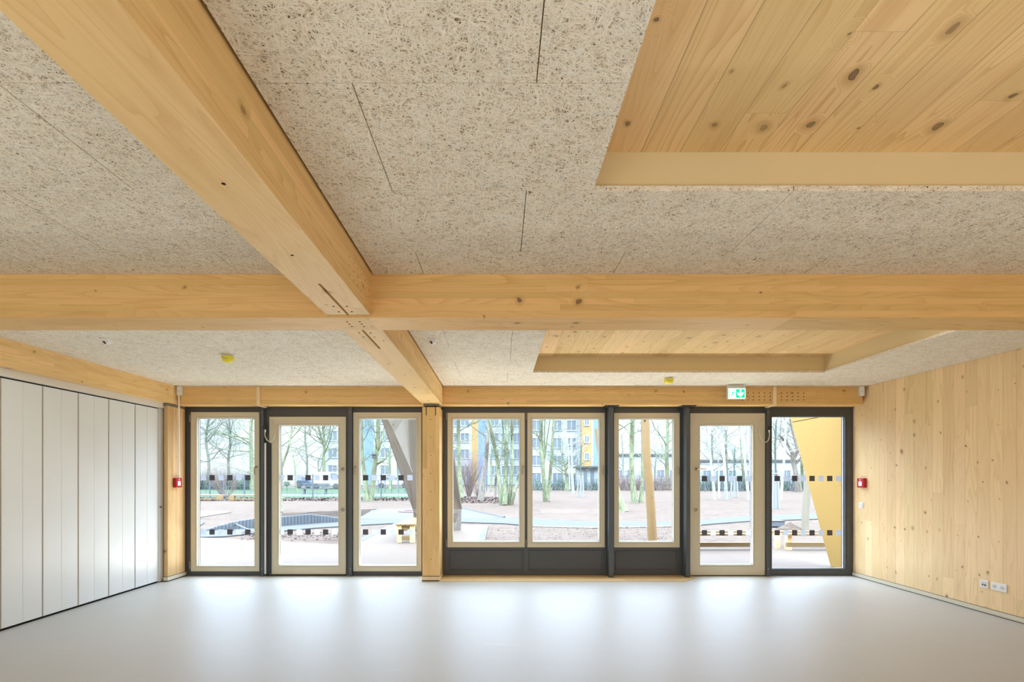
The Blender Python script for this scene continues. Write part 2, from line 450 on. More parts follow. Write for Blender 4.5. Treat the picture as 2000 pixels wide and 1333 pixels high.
rr = [(3.365, 3.70, sm(-.5)), (3.70, 4.29, sm(.112)), (4.29, 4.885, [-.498, .112, 4.30, 5.5]), (4.885, 5.46, [.114, 4.9]), (5.46, 6.031, [-.505, 4.3]), (6.031, 6.625, [.10, 1.27, 2.48, 3.70, 4.9]), (6.625, 6.99, [-.497, .70, 1.90, 3.10, 4.30])]
rl = [(3.365, 3.70, sm(-2.2)), (3.70, 4.29, sm(-2.2)), (4.29, 4.885, [-3.32, -2.71, -1.636]), (4.885, 5.46, [-3.46, -2.24]), (5.46, 6.031, [-4.0, -2.82, -1.63]), (6.031, 6.625, [-3.44, -2.24]), (6.625, 6.99, [-4.03, -2.82, -1.63])]
panels(rl, LX + .001, BL - .001); panels(rr, BR, RX)
link('ceiling.001', bm, M['fibre'], kind='structure')
bm = bmesh.new()   # brown backing inside the thickness of the boards, seen only in the joints
for fx0, fx1 in ((-4.59, -1.10), (BR + .012, XR - .01)):
    for fy0, fy1 in ((-4.5, 3.09), (3.37, 6.96)):
        for r in cut(fx0, fx1, fy0, fy1):
            q = [r[0] + .01 * (r[0] > fx0), r[1] - .01 * (r[1] < fx1), r[2] + .01 * (r[2] > fy0), r[3] - .01 * (r[3] < fy1)]
            box(bm, q[0], q[1], q[2], q[3], HC + .006, HC + .009)
link('ceiling.002', bm, M['backing'], kind='structure')
for i, (a, b, c, d) in enumerate(REC):   # cream boards lining the recesses
    bm = bmesh.new(); s = .045 if i == 0 else .02
    ring(bm, (a - .04, b + .04, 0, 1), (a - .015, b + .015, 0, 1), 0, 1)
    bm.clear()
    z0, z1 = HC + TH - .001, HS
    box(bm, a - s, b + s, d + s, d + s + .02, z0, z1); box(bm, a - s, b + s, c - s - .02, c - s, z0, z1)
    box(bm, a - s - .02, a - s, c - s - .02, d + s + .02, z0, z1); box(bm, b + .012, b + .032, c - s - .02, d + s + .02, z0, z1)
    link('trim_%d' % (i + 2), bm, M['cream'], kind='structure')

# ------------------------------------------------------------------ timber beams and columns
def screws(name, pts, n, r, parent, mat, depth=.0015, **kw):
    bm = bmesh.new(); disc(bm, (0, 0, 0), n, r, depth, 10)
    first = None
    for p in pts:
        if first is None:
            first = link(name, bm, mat, parent, **kw); o = first
        else:
            o = first.copy(); col.objects.link(o)
        o.location = Vector(p) - parent.location; o.matrix_parent_inverse = Matrix.Identity(4)
    return first

def slotted_beam(name, x0, x1, y0, y1, sy0, sy1, sx0, sx1, mat):
    """long beam with a slit cut up from the underside between sy0 and sy1"""
    bm = bmesh.new(); c = .003; top = HS - .002
    ylist = [y0, sy0, sy1, y1] if y0 < sy0 - 1e-4 else [y0, sy1, y1]
    # cross-section strips along y; underside split where the slit is
    def seg(ya, yb, slit):
        if not slit: box(bm, x0, x1, ya, yb, BZ, top)
        else:
            box(bm, x0, sx0, ya, yb, BZ, top); box(bm, sx1, x1, ya, yb, BZ, top); box(bm, sx0, sx1, ya, yb, BZ + .12, top)
    if y0 < sy0 - 1e-4: seg(y0, sy0, False)
    seg(sy0, sy1, True)
    if sy1 < y1 - 1e-4: seg(sy1, y1, False)
    bmesh.ops.remove_doubles(bm, verts=bm.verts, dist=1e-5)
    return link(name, bm, mat)
b1 = empty('timber_beam', (-.95, 0, BZ), label='thick spruce beam running from the camera to the cross beam, slit on its underside', cat='beam', kind='thing')
o = slotted_beam('glulam_body', -1.091, -.815, YB, 3.10, 2.584, 3.10, -.963, -.947, M['beamY']); o.parent = b1; o.matrix_parent_inverse = Matrix.Translation(b1.location).inverted()
pts = [(-.815, y, CH + z) for y in (2.647, 2.725, 2.80, 2.88, 2.965) for z in (1.19, 1.142, 1.093)] + [(-.815, 3.06, 1.16 + CH), (-.815, 3.03, 1.11 + CH)]
screws('steel_dowel', pts, (1, 0, 0), .0055, b1, M['zinc'], label='galvanised dowel heads')
screws('screw_hole', [(-.995, 2.926, BZ), (-.995, 3.024, BZ), (-.915, 2.926, BZ), (-.914, 3.02, BZ), (-.96, 1.70, BZ), (-.955, 2.25, BZ)], (0, 0, -1), .0075, b1, M['hole'], .0008)
b2 = empty('timber_beam', (-.95, 6, BZ), label='thick spruce beam between the cross beam and the slender column at the windows', cat='beam', kind='thing')
o = slotted_beam('glulam_body', -1.091, -.815, 3.365, 6.975, 3.365, 3.90, -.963, -.947, M['beamY']); o.parent = b2; o.matrix_parent_inverse = Matrix.Translation(b2.location).inverted()
screws('screw_hole', [(-.996, 3.466, BZ), (-.996, 3.57, BZ), (-.915, 3.466, BZ), (-.915, 3.57, BZ), (-.95, 4.9, BZ), (-.95, 5.4, BZ), (-.95, 6.0, BZ), (-.95, 6.6, BZ)], (0, 0, -1), .0075, b2, M['hole'], .0008)
b3 = empty('timber_cross_beam', (0, 3.23, 1.006 + CH), label='wide spruce cross beam spanning the whole room under the ceiling', cat='beam', kind='thing')
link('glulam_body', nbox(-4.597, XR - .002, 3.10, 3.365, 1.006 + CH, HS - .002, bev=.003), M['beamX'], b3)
screws('screw_hole', [(x, y, 1.006 + CH) for x in (-.993, -.911) for y in (3.181, 3.229, 3.282)], (0, 0, -1), .0075, b3, M['hole'], .0008)
b4 = empty('timber_beam', (-4.7, 6, 1.023 + CH), label='spruce edge beam above the white folding partition', cat='beam', kind='thing')
link('glulam_body', nbox(-4.97, -4.60, YB + .01, DB - .002, 1.025 + CH, HS - .002, bev=.003), M['beamY'], b4)
screws('screw_hole', [(-4.60, y, CH + z) for y in (6.78, 6.90) for z in (1.24, 1.19, 1.14, 1.08)], (1, 0, 0), .005, b4, M['hole'])
b5 = empty('timber_lintel_beam', (0, 7.05, 1.0227 + CH), label='long spruce lintel beam over the window row', cat='beam', kind='thing')
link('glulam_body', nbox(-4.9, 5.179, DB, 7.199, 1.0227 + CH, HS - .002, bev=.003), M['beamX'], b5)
hp = [(1460.8 + 10.83 * i, y) for i in range(5) for y in (768, 774.9, 781.8)] + [(1526.2 + 10.88 * i, y) for i in range(5) for y in (768, 774.9, 781.8)] + [(1449.7, 781.8)]
screws('dowel_hole', [PX(a, b, DB) for a, b in hp], (0, -1, 0), .0075, b5, M['hole'])
def strip(px, pxb, label, grp):
    r = empty('cable_channel', (X_(px, DB), DB, 1.02 + CH), label=label, cat='cable cover', group=None)
    x = X_(px, DB - .02); bm = nbox(x - .022, x + .022, DB - .022, DB, 1.0227 + CH - .018, HC - .004, bev=.002)
    box(bm, x - .0215, x + .0215, DB - .0005, 7.19, 1.0227 + CH - .0175, 1.0227 + CH - .001)
    link('cover_strip', bm, M['strip'], r)
strip(504, 512, 'narrow pale wood strip wrapped round the lintel above the left glass door', None)
strip(1513.5, 1503, 'narrow pale wood strip wrapped round the lintel beside the green exit sign', None)

CC = empty('timber_column', (-.965, 7.0, 0), label='slender spruce column carrying the beam in the middle of the window row', cat='column', kind='thing')
link('post_body', nbox(-1.086, -.845, 6.86, 7.28, .06, BZ - .045, bev=.004), M['columnZ'], CC)
bm = nbox(-1.093, -.838, 6.845, 7.21, .012, .062, bev=.002); box(bm, -1.089, -.842, 6.85, 7.21, .0, .012, mi=1); box(bm, -1.089, -.842, 6.85, 7.21, .062, .067, mi=1)
link('skirting', bm, [M['strip'], M['black']], CC)
link('cap_plate', nbox(-1.07, -.85, 6.86, 7.2, BZ - .03, BZ - .0005, bev=.002), M['greyplate'], CC)
for x in (X_(832.5, 6.86), X_(850.8, 6.86)): link('plate_slot', nbox(x - .005, x + .005, 6.858, 6.88, Z_(812, 6.86), BZ - .03), M['hole'], CC)
for y in (6.93, 7.08): link('plate_slot', nbox(-.846, -.843, y - .005, y + .005, Z_(812, 6.86), BZ - .03), M['hole'], CC)
screws('screw_hole', [PX(841.4, y, 6.86) for y in (819.7, 855, 889.7, 925.3, 960.6, 996, 1093)], (0, -1, 0), .006, CC, M['hole'])

CL = empty('timber_column', (-4.66, 7.0, 0), label='spruce column in the corner between partition and windows, with a red call point', cat='column', kind='thing')
link('post_body', nbox(-4.683, -4.63, 6.82, 7.2, .06, BZ - .03, bev=.008), M['columnZ2'], CL)
link('wall_left.001', nbox(-5.3, -4.69, 6.87, 7.2, 0, BZ - .04), M['columnZ2'], kind='structure')
bm = nbox(-4.684, -4.618, 6.805, 7.215, .012, .062, bev=.006); box(bm, -4.683, -4.626, 6.815, 7.21, 0, .012, mi=1); box(bm, -4.683, -4.626, 6.815, 7.21, .062, .067, mi=1)
link('skirting', bm, [M['sash'], M['black']], CL)
link('cap_plate', nbox(-4.684, -4.625, 6.81, 7.2, BZ - .028, BZ + .002, bev=.006), M['greyplate'], CL)
screws('screw_hole', [(-4.63, y, CH + z) for y in (6.88, 6.93, 6.98, 7.09, 7.15) for z in (.93, .88)], (1, 0, 0), .004, CL, M['hole'])


# ------------------------------------------------------------------ folding partition on the left
FP = empty('folding_partition', (XL, 5, 0), label='white folding partition wall with vertical panels along the left side', cat='partition wall')
ZT = .9486 + CH
link('header_board', nbox(-5.0, -4.685, YB, 6.86, ZT, 1.024 + CH), M['header'], FP, label='cream header board')
seams = [6.758 - .4265 * k for k in range(0, 28)]
for k in range(len(seams) - 1):
    y1, y0 = seams[k], seams[k + 1]; ym = (y0 + y1) / 2
    if y0 < YB + .02: break
    bm = bmesh.new()
    box(bm, XL - .05, XL, y0 + .005, ym - .0009, .022, ZT - .014, bev=.003); box(bm, XL - .05, XL, ym + .0009, y1 - .0065, .022, ZT - .014, bev=.003)
    pn = link('partition_panel', bm, M['white'], FP)
    link('edge_profile', nbox(XL - .04, XL + .004, y0 - .0055, y0 + .001, .022, ZT - .014, bev=.001), M['profile'], FP)
link('end_profile', nbox(XL - .05, XL + .003, 6.764, 6.86, .01, ZT - .003, bev=.003), M['white'], FP)
link('track_gap', nbox(-5.0, XL - .045, YB, 6.86, .0, ZT + .02), M['black'], FP)
bm = nbox(XL + .003, XL + .006, 6.78, 6.82, 1.03, 1.055, bev=.001); link('flush_lock', bm, M['greyplate'], FP)
bm = nbox(XL - .045, XL - .01, YB, 6.76, 0, .01); box(bm, XL - .045, XL - .01, YB, 6.76, ZT - .008, ZT); link('floor_seal', bm, M['black'], FP)

# ------------------------------------------------------------------ windows and doors
YS = 7.20    # front of the opening sashes
def rect(x0, x1, y0, y1, D): return (X_(x0, D), X_(x1, D), Z_(y1, D), Z_(y0, D))   # picture box -> (x0,x1,z0,z1)
def sash(name, parent, o, g, mat=None, markings=None, handle=None, yS=YS, wide=0.0, reveal=True):
    """o, g: outer and glass boxes as (px0,px1,py0,py1) on the plane yS"""
    mat = mat or M['sash']
    O = rect(*o, yS); I = rect(*g, yS); bm = bmesh.new()
    b = .020
    I2 = (I[0] - b, I[1] + b, I[2] - b, I[3] + b)
    ring(bm, O, I2, yS, yS + .075)
    ring(bm, (I2[0] + .0015, I2[1] - .0015, I2[2] + .0015, I2[3] - .0015), I, yS + .004, yS + .075)   # glazing bead
    bmesh.ops.bevel(bm, geom=[e for e in bm.edges if abs(e.verts[0].co.y - yS) < 1e-5 and abs(e.verts[1].co.y - yS) < 1e-5], offset=.003, segments=2, affect='EDGES')
    s = link(name, bm, mat, parent)
    Gd = yS + .035
    bm = nbox(I[0] - .005, I[1] + .005, Gd, Gd + .004, I[2] - .005, I[3] + .005)
    link('glass_pane', bm, M['glass'], s)
    bm = bmesh.new(); ring(bm, (I[0] - .002, I[1] + .002, I[2] - .002, I[3] + .002), (I[0] + .008, I[1] - .008, I[2] + .008, I[3] - .008), Gd + .006, Gd + .022)
    ring(bm, (I[0] - .002, I[1] + .002, I[2] - .002, I[3] + .002), (I[0] + .0035, I[1] - .0035, I[2] + .0035, I[3] - .0035), Gd + .022, Gd + .045, mi=1)
    link('glass_spacer', bm, [M['spacer'], M['dark']], s)
    if markings:
        bm = bmesh.new()
        for (px, py, dk) in markings:
            x, z = X_(px, Gd), Z_(py, Gd); h = .0395
            xa, xb = max(x - h, I[0]), min(x + h, I[1])
            if xb - xa > .01: box(bm, xa, xb, Gd - .0012, Gd - .0004, z - h, z + h, mi=0 if dk else 1)
        link('marking_squares', bm, [M['dmark'], M['lmark']], s)
    return s
def whandle(parent, px, py, yS=YS, bright=False):
    x, z = X_(px, yS), Z_(py, yS); h = bmesh.new()
    lathe(h, (x, yS, z), [(.016, 0), (.017, -.006), (.013, -.010), (.008, -.012)], 16, axis='Y')
    tube(h, smoothpath([(x, yS - .008, z), (x, yS - .038, z), (x - .004, yS - .050, z - .012), (x - .006, yS - .052, z - .06), (x - .005, yS - .050, z - .118)], 5), [.008] * 6 + [.0085] * 15, 10)
    return link('window_handle', h, M['chrome'], parent, smooth=True)
def dhandle(parent, px, py, pyc, d, yS=YS):
    x, z = X_(px, yS), Z_(py, yS); h = bmesh.new()
    lathe(h, (x, yS, z), [(.026, 0), (.027, -.007), (.020, -.010), (.010, -.011)], 20, axis='Y')
    tube(h, smoothpath([(x, yS - .008, z), (x, yS - .045, z), (x + d * .02, yS - .055, z), (x + d * .135, yS - .055, z - .004)], 5), .0095, 10)
    link('door_handle', h, M['chrome'], parent, smooth=True)
    h = bmesh.new(); zc = Z_(pyc, yS)
    lathe(h, (x, yS, zc), [(.027, 0), (.028, -.008), (.022, -.011), (.009, -.0115), (.009, -.016), (.004, -.017)], 20, axis='Y')
    link('lock_rosette', h, M['chrome'], parent, smooth=True)
def hinges(parent, px, pys, yS=YS):
    for py in pys:
        bm = bmesh.new(); x, z = X_(px, yS), Z_(py, yS)
        tube(bm, [(x, yS + .0, z - .05), (x, yS + .0, z + .05)], .0065, 10); tube(bm, [(x, yS, z + .05), (x, yS, z + .058)], [.0075, .003], 10)
        link('hinge', bm, M['chrome'], parent, smooth=True)
def frame(parent, outer, holes, y0=DF, y1=DF + .10):
    """dark fixed frame: one board with rectangular openings, built as bars"""
    O = rect(*outer, DF); H = [rect(*h, DF) for h in holes]
    xs = sorted({O[0], O[1]} | {h[0] for h in H} | {h[1] for h in H}); zs = sorted({O[2], O[3]} | {h[2] for h in H} | {h[3] for h in H})
    bm = bmesh.new()
    for a, b in zip(xs[:-1], xs[1:]):
        run = None
        for c, d in zip(zs[:-1], zs[1:]):
            cx, cz = (a + b) / 2, (c + d) / 2
            inside = any(h[0] < cx < h[1] and h[2] < cz < h[3] for h in H)
            if not inside:
                run = (run[0], d) if run else (c, d)
            if inside and run: box(bm, a, b, y0, y1, run[0], run[1]); run = None
        if run: box(bm, a, b, y0, y1, run[0], run[1])
    bmesh.ops.remove_doubles(bm, verts=bm.verts, dist=1e-5)
    return link('window_frame', bm, M['frame'], parent)
def lower_panel(parent, p):
    O = rect(*p, DF); bm = bmesh.new(); i = .022
    ring(bm, (O[0], O[1], O[2], O[3]), (O[0] + .007, O[1] - .007, O[2] + .007, O[3] - .007), DF + .004, DF + .03)
    ring(bm, (O[0] + .010, O[1] - .010, O[2] + .010, O[3] - .010), (O[0] + i, O[1] - i, O[2] + i, O[3] - i), DF - .004, DF + .03)
    box(bm, O[0] + i, O[1] - i, DF + .008, DF + .05, O[2] + i, O[3] - i)
    box(bm, O[0], O[1], DF + .03, DF + .05, O[2], O[3])
    return link('infill_panel', bm, M['frame'], parent)
YR1, YR2 = 933.7, 1039.8
def mk(xs, dk, y1=YR1, y2=YR2):
    return [(x, y, (i % 2 == 0) == dk) for y in (y1, y2) for i, x in enumerate(xs)]

W1 = empty('window_1', (X_(440, DF), DF, 0), kind='structure')
frame(W1, (352, 513, 793, 1125), [(374, 505, 807, 1115)])
s = sash('sash', W1, (372.4, 506.3, 805.5, 1116.7), (384.2, 496.5, 817, 1106), markings=mk([397, 414.3, 431.7, 449, 466.6, 484], False))
whandle(s, 501, 912); hinges(W1, 370.6, (818, 1105))

D1 = empty('door_1', (X_(600, DF), DF, 0), kind='structure')
frame(D1, (513, 683, 793, 1124.5), [(527, 674, 816, 1124.4)])
s = sash('door_leaf', D1, (525.8, 675.4, 814.5, 1122.3), (544.7, 660.5, 831, 1104.8), markings=mk([549.6, 566.8, 584.4, 601.7, 619.3, 636, 653.6], False))
dhandle(s, 670, 916.5, 996, -1)
bm = nbox(X_(519, YS), X_(530.5, YS), YS - .012, YS, Z_(1121.5, YS), Z_(866, YS), bev=.003); g = link('finger_guard', bm, M['dark'], D1)
bm = nbox(X_(517.6, YS), X_(520.8, YS), YS - .022, YS, Z_(1121.5, YS), Z_(866, YS), bev=.002); link('guard_edge', bm, M['plastic'], g, label='white edge strip')
link('threshold', nbox(X_(520, DF), X_(676, DF), DF - .012, DF + .09, 0, .030, bev=.002), M['dark'], D1)

W2 = empty('window_2', (X_(756, DF), DF, 0), kind='structure')
frame(W2, (683, 826, 793, 1125), [(691.5, 821, 807.5, 1115)])
s = sash('sash', W2, (689.8, 823, 806, 1116.6), (701.5, 813.4, 817.8, 1105.6), markings=mk([714, 731.4, 748.7, 766, 783.4, 800.7], True))
whandle(s, 694.5, 912)

W3 = empty('window_3', (X_(1025, DF), DF, 0), kind='structure')
frame(W3, (862, 1190, 793, 1125), [(876, 1023, 808.5, 1068), (1032, 1179, 808.5, 1068), (877, 1022.6, 1074, 1115.7), (1032, 1177.6, 1074, 1115.7)])
s = sash('sash', W3, (874, 1025, 806.8, 1069.8), (884, 1014.7, 818.7, 1058.7)); whandle(s, 1021, 912)
s = sash('sash', W3, (1030, 1181.3, 806.8, 1069.8), (1039.6, 1170.5, 818.7, 1058.7)); whandle(s, 1177.5, 913)
hinges(W3, 872, (814, 1062)); hinges(W3, 1027.6, (814, 1062))
lower_panel(W3, (877, 1022.6, 1074, 1115.7)); lower_panel(W3, (1032, 1177.6, 1074, 1115.7))

W4 = empty('window_4', (X_(1263, DF), DF, 0), kind='structure')
frame(W4, (1190, 1340, 793, 1125), [(1201, 1326, 808.5, 1068), (1201, 1324.5, 1075, 1115.2)])
s = sash('sash', W4, (1199.3, 1327.6, 807, 1070), (1208.8, 1316, 818.5, 1059)); whandle(s, 1323.5, 913)
lower_panel(W4, (1201, 1324.5, 1075, 1115.2))

D2 = empty('door_2', (X_(1420, DF), DF, 0), kind='structure')
frame(D2, (1340, 1500, 793, 1124.5), [(1349.5, 1493, 809, 1124.4)])
s = sash('door_leaf', D2, (1348, 1494.5, 807.7, 1124.2), (1367.6, 1471, 831, 1104), markings=mk([1375.7, 1393, 1410.3, 1427.4, 1444.4, 1461.7], True, 935.5, 1041.3))
dhandle(s, 1358.4, 916.4, 996, 1)
hinges(D2, 1496, (845, 1048, 1108)); link('threshold', nbox(X_(1341, DF), X_(1499, DF), DF - .012, DF + .09, 0, .016, bev=.002), M['dark'], D2)

W5 = empty('window_5', (X_(1582, DF), DF, 0), kind='structure')
frame(W5, (1500, 1666, 793, 1125), [(1506, 1654, 812, 1114)])
s = sash('glazing_frame', W5, (1505, 1655, 811, 1114.5), (1508, 1651, 814, 1111.8), mat=M['frame'], markings=mk([1517.8, 1535, 1552, 1569, 1586, 1603.5, 1620.5, 1638], True, 935.2, 1041.3), yS=DF - .002)

def steel_post(px0, px1, label):
    y0, y1 = 7.06, DF - .001; x0, x1 = X_(px0, y0), X_(px1, y0)
    r = empty('steel_post', ((x0 + x1) / 2, 7.1, 0), label=label, cat='post', kind='thing')
    link('post_profile', nbox(x0, x1, y0, y1, .006, 1.0227 + CH - .012, bev=.004), M['steel'], r)
    xc = (x0 + x1) / 2
    p = link('top_plate', nbox(xc - .10, xc + .10, y0 - .055, y1 - .02, 1.0227 + CH - .013, 1.0227 + CH - .001, bev=.002), M['dark'], r)
    for dx in (-.065, .065):
        for y in (y0 - .01, y0 + .06): link('bolt', disc(bmesh.new(), (xc + dx, y, 1.0227 + CH - .013), (0, 0, -1), .008, .006, 6), M['zinc'], p)
steel_post(1189.5, 1198.6, 'dark grey steel post between the double window and the narrow window')
steel_post(1340, 1347.3, 'dark grey steel post between the narrow window and the right glass door')
def mullion(px0, px1, label):
    r = empty('steel_mullion', (X_((px0 + px1) / 2, DF), 7.18, 0), label=label, cat='mullion', kind='thing')
    y0 = 7.168; link('mullion_bar', nbox(X_(px0, y0), X_(px1, y0), y0, DF - .001, .002, 1.02 + CH, bev=.005), M['steel'], r)
    for py in (806, 1112): link('screw', disc(bmesh.new(), ((X_(px0, y0) + X_(px1, y0)) / 2, y0, Z_(py, y0)), (0, -1, 0), .006, .003, 10), M['zinc'], r)
mullion(509.0, 514.6, 'dark grey steel mullion left of the left glass door')
mullion(680.2, 687.3, 'dark grey steel mullion right of the left glass door')
mullion(1497.5, 1503.5, 'dark grey steel mullion right of the right glass door')
def loop(pts, boxc, label):
    r = empty('door_cable', PX(boxc[0], boxc[1], 7.15), label=label, cat='cable')
    bm = bmesh.new(); P = [PX(a, b, YS - dd) for a, b, dd in pts]; tube(bm, smoothpath(P, 8), .0075, 10)
    link('hose', bm, M['sash'], r, smooth=True)
    x, z = X_(boxc[0], 7.155), Z_(boxc[1], 7.155)
    bm = nbox(x - .02, x + .02, 7.13, 7.167, z - .033, z + .033, bev=.003)
    for sx in (-.017, .017):
        for sz in (-.028, .028): disc(bm, (x + sx, 7.13, z + sz), (0, -1, 0), .003, .002, 8, mi=1)
    link('junction_block', bm, [M['dark'], M['zinc']], r)
    bm = bmesh.new(); q = PX(pts[-1][0], pts[-1][1], YS - .05); tube(bm, [q + Vector((0, 0, -.018)), q + Vector((0, 0, .02))], [.009, .013], 12); link('plug', bm, M['plastic'], r, smooth=True)
loop([(530.5, 820.5, 0), (531.2, 824, .02), (534.5, 836, .03), (537, 848, .03), (533.5, 859, .035), (526.5, 862.5, .04), (520.5, 858.5, .045), (517.4, 850, .05), (518, 842.5, .05)], (516.8, 836), 'thin cream cable looping from the frame to the left glass door')
loop([(1487.5, 821, 0), (1487, 825, .02), (1483.6, 838, .03), (1484, 850, .03), (1489, 861, .035), (1495.5, 864.3, .04), (1500.5, 860, .045), (1502.8, 851, .05), (1502.3, 843, .05)], (1503.2, 836.5), 'thin cream cable looping from the frame to the right glass door')

# ------------------------------------------------------------------ small fittings
def call_point(x, y, z, s, label):
    r = empty('fire_call_point', (x, y, z), label=label, cat='alarm')
    a, b = sorted((x, x + s * .047)); bm = nbox(a, b, y - .0625, y + .0625, z - .068, z + .068, bev=.005); link('housing', bm, M['red'], r)
    f = x + s * .047; a, b = sorted((f, f + s * .0025))
    bm = nbox(a, b, y - .03, y + .03, z - .042, z + .022, bev=.001); link('glass_label', bm, M['plastic'], r, label='white pane')
    link('emblem', disc(bmesh.new(), (f, y, z + .043), (s, 0, 0), .010, .003, 14), M['plasticgrey'], r)
    link('press_mark', nbox(min(f, f + s * .0035), max(f, f + s * .0035), y - .004, y + .004, z - .013, z - .005), M['black'], r)
call_point(-4.629, 6.99, Z_(943.5, 6.95), 1, 'red fire call point on the corner column below the white conduit')
call_point(XR - .0, 7.015, Z_(944, 7.0), -1, 'red fire call point on the wooden wall beside the windows')
CO = empty('cable_conduit', (-4.56, 6.955, 1.4), label='white conduit dropping from the ceiling box to the red call point', cat='conduit')
zc = Z_(934, 6.95)
bm = bmesh.new(); tube(bm, [(-4.563, 6.955, zc - .0), (-4.563, 6.955, Z_(772, 6.95))], .0105, 14); link('pipe', bm, M['plastic'], CO, smooth=True)
bm = nbox(-4.585, -4.52, 6.935, 6.975, Z_(772, 6.935), HC - .003, bev=.003); jb = link('junction_box', bm, M['plastic'], CO)
bm = bmesh.new(); disc(bm, (-4.552, 6.935, Z_(764, 6.935)), (0, -1, 0), .005, .001, 10); link('screw', bm, M['dark'], jb)
JB = empty('junction_box', (5.13, 6.95, HC - .06), label='small white junction box at the right end of the lintel beam', cat='electrical box')
bm = nbox(X_(1679.7, 6.93), X_(1688.8, 6.93), 6.93, 6.975, Z_(773.4, 6.93), HC - .003, bev=.003); jb = link('box_lid', bm, M['plastic'], JB)
bm = bmesh.new(); disc(bm, (X_(1684, 6.93), 6.93, Z_(765, 6.93)), (0, -1, 0), .005, .001, 10); link('screw', bm, M['dark'], jb)
def wallplate(y0, y1, z0, z1, name, label, cat):
    r = empty(name, (XR, (y0 + y1) / 2, (z0 + z1) / 2), label=label, cat=cat)
    link('plate', nbox(XR - .011, XR, y0, y1, z0, z1, bev=.003), M['plastic'], r); return r
r = wallplate(7.01, 7.092, 1.01, 1.092, 'light_switch', 'white light switch below the red call point on the wooden wall', 'switch')
link('rocker', nbox(XR - .016, XR - .009, 7.022, 7.080, 1.022, 1.080, bev=.003), M['plasticgrey'], r)
def sock(r, y, z):
    bm = bmesh.new(); lathe(bm, (0, 0, 0), [(.021, 0), (.021, -.0015), (.019, -.002)], 20, axis='Y')
    bmesh.ops.rotate(bm, verts=bm.verts, cent=(0, 0, 0), matrix=Matrix.Rotation(-math.pi / 2, 3, 'Z')); bmesh.ops.translate(bm, verts=bm.verts, vec=(XR - .011, y, z))
    link('socket_recess', bm, M['plasticgrey'], r)
    for dy in (-.009, .009): link('socket_hole', disc(bmesh.new(), (XR - .0125, y + dy, z), (-1, 0, 0), .003, .001, 8), M['black'], r)
r = wallplate(5.024, 5.186, .270, .352, 'double_power_socket', 'white double power socket low on the wooden wall', 'socket'); sock(r, 5.065, .311); sock(r, 5.145, .311)
r = wallplate(5.214, 5.304, .270, .352, 'network_socket', 'white single network socket left of the double power socket', 'socket')
link('insert', nbox(XR - .014, XR - .010, 5.23, 5.285, .285, .337, bev=.001), M['plasticgrey'], r)
bm = nbox(XR - .0155, XR - .013, 5.237, 5.252, .296, .308); box(bm, XR - .0155, XR - .013, 5.262, 5.277, .296, .308); link('jack', bm, M['black'], r)

def detector(x, y, label):
    r = empty('smoke_detector', (x, y, HC), label=label, cat='smoke detector')
    bm = bmesh.new(); lathe(bm, (x, y, HC), [(.050, 0.0), (.052, -.008), (.050, -.016), (.042, -.020)], 28); link('mounting_base', bm, M['plasticgrey'], r, smooth=True)
    bm = bmesh.new(); lathe(bm, (x, y, HC), [(.056, -.016), (.060, -.019), (.060, -.040), (.056, -.055), (.045, -.070), (.028, -.080), (.010, -.084)], 28); d = link('dust_cap', bm, M['yellow'], r, smooth=True)
    bm = bmesh.new(); rnd = random.Random(2)
    for row, z in ((0, -.030), (1, -.046)):
        for k in range(7):
            a = -math.pi / 2 + (k - 3) * .14 + (-.25 if row == 0 else 0)
            if row == 0 and k > 2: continue
            rad = .0605 if row == 0 else .0590
            p = Vector((x + rad * math.cos(a), y + rad * math.sin(a), HC + z))
            box(bm, p.x - .0025, p.x + .0025, p.y - .001, p.y + .001, p.z - .003, p.z + .003)
    link('imprint', bm, M['greyplate'], d)
detector(X_(445, 5.16), 5.16, 'yellow capped smoke detector on the ceiling of the left bay')
detector(X_(1306, 6.36), 6.36, 'yellow capped smoke detector near the green exit sign')
def sensor(x, y, label):
    r = empty('ceiling_sensor', (x, y, HC), label=label, cat='sensor')
    w_, h, bm = .044, .046, bmesh.new()
    top = [Vector((x - w_, y - .03, HC)), Vector((x + w_, y - .03, HC)), Vector((x + w_, y + .05, HC)), Vector((x - w_, y + .05, HC))]
    bot = [Vector((x - .004, y + .0, HC - h)), Vector((x + .034, y - .012, HC - h * .8)), Vector((x + .036, y + .03, HC - h * .75)), Vector((x - .004, y + .035, HC - h))]
    a = [bm.verts.new(p) for p in top]; b = [bm.verts.new(p) for p in bot]
    bm.faces.new(a); bm.faces.new(b[::-1])
    for i in range(4): bm.faces.new([a[i], b[i], b[(i + 1) % 4], a[(i + 1) % 4]])
    link('housing', bm, M['plastic'], r)
    bm = bmesh.new(); a = [Vector((x - .020, y - .018, HC - .024)), Vector((x + .006, y - .018, HC - .024)), Vector((x + .010, y - .012, HC - .047)), Vector((x - .004, y - .008, HC - .046))]
    prism(bm, a, (0, .012, 0)); link('lens', bm, M['redlens'], r)
sensor(X_(843, 4.56), 4.56, 'small white wedge sensor on the ceiling right of the spruce beam')
sensor(X_(206, 4.56), 4.56, 'small white wedge sensor on the ceiling of the left bay')

